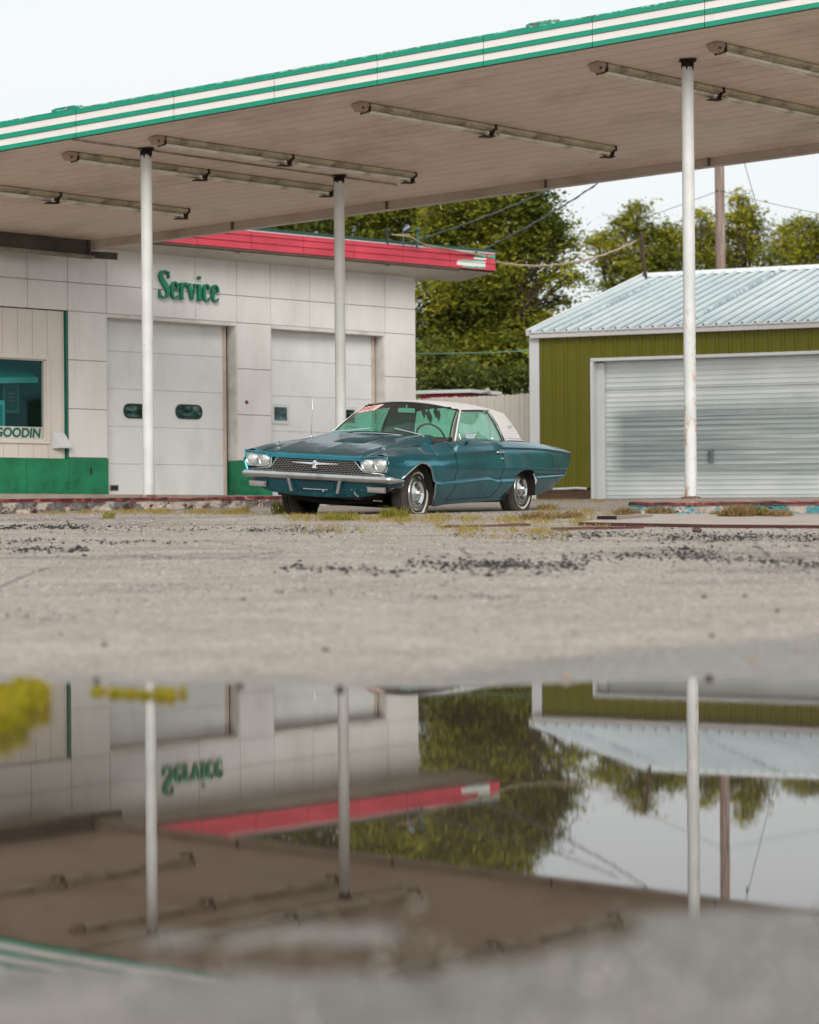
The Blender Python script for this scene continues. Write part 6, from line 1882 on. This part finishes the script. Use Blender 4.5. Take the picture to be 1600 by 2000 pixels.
tuft('weed_tuft', 475, 1001, 60, .10, .11, .005, M_grass, 'thin straw-coloured tuft left of the front tyre')
tuft('weed_tuft', 770, 1012, 120, .16, .12, .006, M_weed, 'low yellow-green tuft in front of the flat tyre')
tuft('weed_tuft', 672, 1016, 120, .20, .09, .006, M_weed, 'low yellow-green tuft in front of the bumper centre')
tuft('weed_tuft', 1070, 996, 80, .13, .10, .006, M_grass, 'thin tuft on the lot behind the rear wheel')
tuft('weed_tuft', 1050, 1015, 150, .18, .09, .006, M_redweed, 'brownish seeding tuft between the rear wheel and the concrete slab')
tuft('weed_tuft', 1110, 1012, 130, .18, .08, .006, M_redweed, 'brown and green tuft left of the loose plank')
tuft('weed_tuft', 1225, 1006, 130, .15, .09, .006, M_redweed, 'brown tuft at the left corner of the right island')
tuft('weed_tuft', 1290, 1008, 180, .16, .11, .006, M_redweed, 'feathery brown-green tuft against the island near the plank')
tuft('weed_tuft', 1442, 1014, 380, .20, .15, .007, M_redweed, 'largest reddish brown bushy weed in front of the right island')
tuft('weed_tuft', 1482, 1013, 120, .12, .13, .009, M_weed, 'yellow-green clump beside the reddish bushy weed')
tuft('weed_tuft', 1520, 1014, 160, .15, .11, .006, M_redweed, 'small brown weed at far right of the island front')
tuft('weed_tuft', 1398, 1010, 50, .07, .07, .006, M_weed, 'tiny green sprig under the right post')
tuft('weed_tuft', 1062, 968, 120, .20, .16, .009, M_weed, 'bright green weed below the rear of the car by the garage sill')
# plants in and beside the puddle (close to the lens, out of focus)
def mat_clump(name, subs, h, dens, label):
    """subs: (px, py, rx, ry) of the small cushions that make up one ragged clump"""
    p0 = ground_pt(subs[0][0], subs[0][1]); VV = []; FF = []; nb_ = 0
    for (px, py, rx, ry) in subs:
        p = ground_pt(px, py); n = int(dens*rx*ry*1e4)
        a = rng.uniform(0, 6.28, n); r_ = np.abs(rng.normal(0, .55, n))
        P = np.stack([p.x-p0.x+np.cos(a)*r_*rx, p.y-p0.y+np.sin(a)*r_*ry, np.zeros(n)], 1)
        P[:, 2] = np.maximum(gheight(P[:, 0]+p0.x, P[:, 1]+p0.y), -.003)-p0.z
        hh = h*np.exp(-r_**2*.9)*rng.uniform(.1, 1.1, n)
        C = P.copy(); C[:, 2] += hh; s = rng.uniform(.003, .009, n)
        d1 = rng.normal(size=(n,3)); d1[:, 2] *= .6; d1 /= np.linalg.norm(d1, axis=1)[:, None]; d2 = rng.normal(size=(n,3)); d2 -= d1*(d1*d2).sum(1)[:, None]; d2 /= np.linalg.norm(d2, axis=1)[:, None]
        V = (C[:, None, :]+np.stack([-d1*s[:,None], d2*s[:,None]*.6, d1*s[:,None], -d2*s[:,None]*.6], 1)).reshape(-1,3); b = np.arange(n)*4
        V2, F2 = blades(P[::2], h*1.1, .0022, .55)
        VV += [V, V2]; FF += [np.stack([b,b+1,b+2,b+3],1)+nb_, F2+nb_+len(V)]; nb_ += len(V)+len(V2)
    o = np_mesh(name, np.concatenate(VV), np.concatenate(FF), M_moss); o.location = p0; tag(o, label, 'plant', 'green clumps at the puddle'); return o
mat_clump('weed_clump', [(15,1415,.035,.10),(50,1398,.035,.08),(0,1392,.04,.08),(35,1432,.025,.08),(72,1376,.022,.06),(88,1392,.014,.04),(42,1374,.03,.06),(8,1448,.02,.06)], .068, 48, 'ragged yellow-green weed clump at the left edge of the puddle')
mat_clump('weed_clump', [(192,1358,.020,.05),(226,1362,.026,.05),(256,1364,.024,.05),(284,1368,.022,.04)], .022, 50, 'low broken yellow-green weed strip at the far puddle edge')
mat_clump('weed_clump', [(312,1366,.020,.05),(334,1368,.018,.05),(358,1362,.010,.03)], .030, 55, 'small greener weed patch right of the low strip on the far puddle edge')

# ------------------------------------------------------------------ trees
M_bark = simple('bark', hexc('4d4238'), .9, var=.35, scale=3, bump=.5, bs=20, sc=(3,3,.5))
def foliage(clumps, dens, leaf, droop=.6):
    """clumps: list of (centre, rx, ry, rz); returns leaf quads gathered in sprays spread through each clump"""
    C = []; 
    for (c, rx, ry, rz) in clumps:
        area = rx*rz*6
        ns_ = max(10, int(area*dens))
        u = rng.normal(size=(ns_,3)); u /= np.linalg.norm(u, axis=1)[:, None]
        r_ = rng.uniform(.35, 1.12, ns_)**.7*(1+.16*np.sin(u[:,0]*5+c.x)*np.sin(u[:,2]*6+c.z*2))
        C.append(np.array(c)[None]+u*r_[:, None]*np.array([rx, ry, rz])[None])
    C = np.concatenate(C); n = len(C)
    per = 42
    rad = rng.uniform(.14, .34, (n,1,1))
    off = rng.normal(size=(n, per, 3))*np.array([1.,1.,.30])[None, None]*rad
    # every spray hangs like a tilted plate
    tx, ty = rng.normal(0, .30, n), rng.normal(0, .30, n)
    off[:, :, 2] += off[:, :, 0]*tx[:, None]+off[:, :, 1]*ty[:, None]
    off[:, :, 2] -= (off[:, :, 0]**2+off[:, :, 1]**2)*1.1*droop
    P = (C[:, None, :]+off).reshape(-1, 3); k = len(P)
    s = leaf*np.exp(rng.normal(0, .32, k))
    d1 = rng.normal(size=(k,3)); d1[:, 2] = d1[:, 2]*.35-.35*droop; d1 /= np.linalg.norm(d1, axis=1)[:, None]
    d2 = rng.normal(size=(k,3)); d2[:, 2] *= .42; d2 -= d1*(d1*d2).sum(1)[:, None]; d2 /= np.linalg.norm(d2, axis=1)[:, None]
    V = P[:, None, :]+np.stack([-d1*s[:,None], d2*s[:,None]*.42-d1*s[:,None]*.1, d1*s[:,None], -d2*s[:,None]*.42-d1*s[:,None]*.1], 1)
    b = np.arange(k)*4
    return V.reshape(-1,3), np.stack([b,b+1,b+2,b+3],1)
def tree(name, base, blobs, D, dens, leaf, mat, label, cat='tree', spread=.8, droop=.6, trunk_r=.22, group='trees behind the buildings'):
    """blobs (px, py, radius px) measured against the sky at distance D"""
    b = at(base[0], base[1], D); b.z = .45
    cl = []
    for i, (px, py, rp) in enumerate(blobs):
        c = at(px, py, D); r_ = rp/FPX*D; c.y += random.uniform(-spread, spread)*max(1., r_); cl.append((c-b, r_*1.0, r_*1.15, r_*.92))
    t = thing(name, label, cat, b, 0, group)
    V, F = foliage([(c, rx, ry, rz) for c, rx, ry, rz in cl], dens, leaf, droop)
    np_mesh('crown', V, F, mat, parent=t)
    mb = MB()
    top = max(c.z for c, *_ in cl)*.72
    cx = sum(c.x for c, *_ in cl)/len(cl); cy = sum(c.y for c, *_ in cl)/len(cl)
    tp = [Vector((0,0,-.2)), Vector((.05,0,top*.3)), Vector((cx*.4,cy*.4,top*.6)), Vector((cx,cy,top))]
    mb.tube(tp, [trunk_r*1.25, trunk_r, trunk_r*.75, trunk_r*.3], 10)
    for (c, rx, ry, rz) in cl:
        h0 = max(.15, min(.9, (c.z-rz*1.2)/max(top, .1)))*.9
        s0 = tp[1].lerp(tp[3], max(0, h0-.25)); mid = s0.lerp(c, .5)+Vector((random.uniform(-.2,.2), random.uniform(-.2,.2), .15))
        mb.tube([s0, mid, c, c+Vector((random.uniform(-.5,.5)*rx, 0, .55*rz))], [trunk_r*.30, trunk_r*.18, trunk_r*.09, .012], 6)
        for _ in range(3):
            e = c+Vector((random.uniform(-.8,.8)*rx, random.uniform(-.8,.8)*ry, random.uniform(-.4,.8)*rz)); mb.tube([mid, mid.lerp(e, .5)+Vector((0,0,.1)), e], [.028,.018,.008], 5)
    mb.build('trunk', M_bark, t, smooth=True)
    return t
M_leafA = leaf_mat('walnut_leaves', [(.25, hexc('343d1c')), (.42, hexc('5c6724')), (.56, hexc('8b8d2a')), (.74, hexc('bcae38'))], .26, .6, .6, .12)
M_leafB = leaf_mat('dark_leaves', [(.25, hexc('363f1e')), (.5, hexc('5a6428')), (.7, hexc('7f8430')), (.85, hexc('a09a36'))], .25, .6, .6, .12)
M_leafC = leaf_mat('yellow_leaves', [(.27, hexc('3e4820')), (.43, hexc('6c7428')), (.58, hexc('9b982c')), (.76, hexc('c8b838'))], .28, .6, .6, .12)  # lighter, yellower leaf tones than the other crowns
tree('walnut_tree', (985, 960), [(880,425,52),(940,400,55),(1000,385,46),(1045,400,40),(1040,455,50),(1088,450,24),(1102,476,12),(985,465,55),(915,470,58),(860,490,50),(1068,500,13),(1098,520,11),(1120,545,10),(1072,545,14),(1095,580,12),(1010,540,46),(940,545,60),(870,560,58),(850,630,55),(910,640,62),(975,630,62),(1030,610,46),(1066,632,26),(1000,690,52),(930,710,60),(860,700,55),(1040,680,36),(1098,645,11),(965,600,50),(1025,352,18),(950,345,26),(990,330,30),(910,330,34),(940,300,26),(870,350,34),(975,300,18)], 58, 38, .060, M_leafA,
     'tall spreading walnut tree filling the gap between the station and the green garage')
tree('dark_bush', (930, 960), [(840,745,40),(890,750,44),(950,752,44),(1005,748,42),(1050,735,34),(850,690,34)], 54.5, 36, .060, M_leafB, 'dark leafy undergrowth right behind the board fence', 'bush', trunk_r=.08)
tree('rear_tree', (600, 960), [(470,440,34),(520,425,38),(575,430,40),(620,405,38),(660,430,40),(690,400,34),(560,470,40),(640,470,40),(500,470,36),(450,380,44),(510,350,48),(570,345,50),(630,330,48),(690,330,46),(480,300,30),(600,285,34),(430,330,40),(380,400,44)], 66, 32, .062, M_leafB, 'dark tree crown above the red roof band, left of the middle post', trunk_r=.2)
tree('rear_tree', (770, 960), [(715,420,36),(760,400,40),(800,390,36),(790,440,34),(745,455,34),(840,400,30),(720,470,30),(700,385,30),(810,470,30),(730,340,42),(790,330,44),(850,340,40),(760,290,30)], 63, 32, .062, M_leafA, 'yellowish tree crown above the red roof band, right of the middle post', trunk_r=.2)
tree('rear_tree', (1215, 960), [(1166,460,14),(1190,475,30),(1225,445,26),(1245,405,17),(1238,425,18),(1270,460,28),(1305,455,28),(1325,485,30),(1270,500,34),(1212,512,27),(1174,510,14),(1192,545,18),(1235,540,34),(1300,520,34),(1200,575,9)], 76, 30, .062, M_leafC, 'bushy tree with a pointed top left of the right post', trunk_r=.16)
tree('rear_tree', (1370, 960), [(1368,455,18),(1385,430,15),(1375,480,24),(1380,512,22),(1395,470,16),(1350,500,18),(1362,420,9)], 74, 32, .058, M_leafC, 'narrow tree between the right post and the utility pole', trunk_r=.12)
tree('rear_tree', (1445, 960), [(1438,388,11),(1447,405,13),(1432,425,17),(1462,430,22),(1480,440,14),(1438,460,22),(1425,440,13),(1470,470,20),(1445,500,24),(1480,500,18),(1425,505,18),(1500,515,16)], 74, 32, .058, M_leafC, 'tree with a feathery peak just right of the utility pole', trunk_r=.12)
tree('rear_tree', (1560, 960), [(1525,470,18),(1545,450,20),(1560,430,16),(1585,440,20),(1605,460,26),(1570,480,26),(1530,500,22),(1590,505,30),(1640,455,36),(1515,490,12),(1660,500,40)], 76, 30, .062, M_leafC, 'round tree at the far right edge above the garage roof', trunk_r=.14)
# far wood closing the horizon
def wood(xc, yc, n, w, h):
    cl = []
    for k in range(n): cl.append((Vector((xc+random.uniform(-w, w), yc+random.uniform(-4, 4), h*random.uniform(.2, .75))), random.uniform(2.5,4), random.uniform(2.5,4), random.uniform(1.6,2.6)))
    return cl
cl = wood(-45, 110, 26, 30, 6)+wood(40, 112, 26, 34, 5.0)+wood(0, 118, 14, 14, 5)
V, F = foliage(cl, 2.2, .32, .3)
o = np_mesh('far_wood', V, F, M_leafB); tag(o, 'dark far wood beyond the lot', None, None, 'stuff')
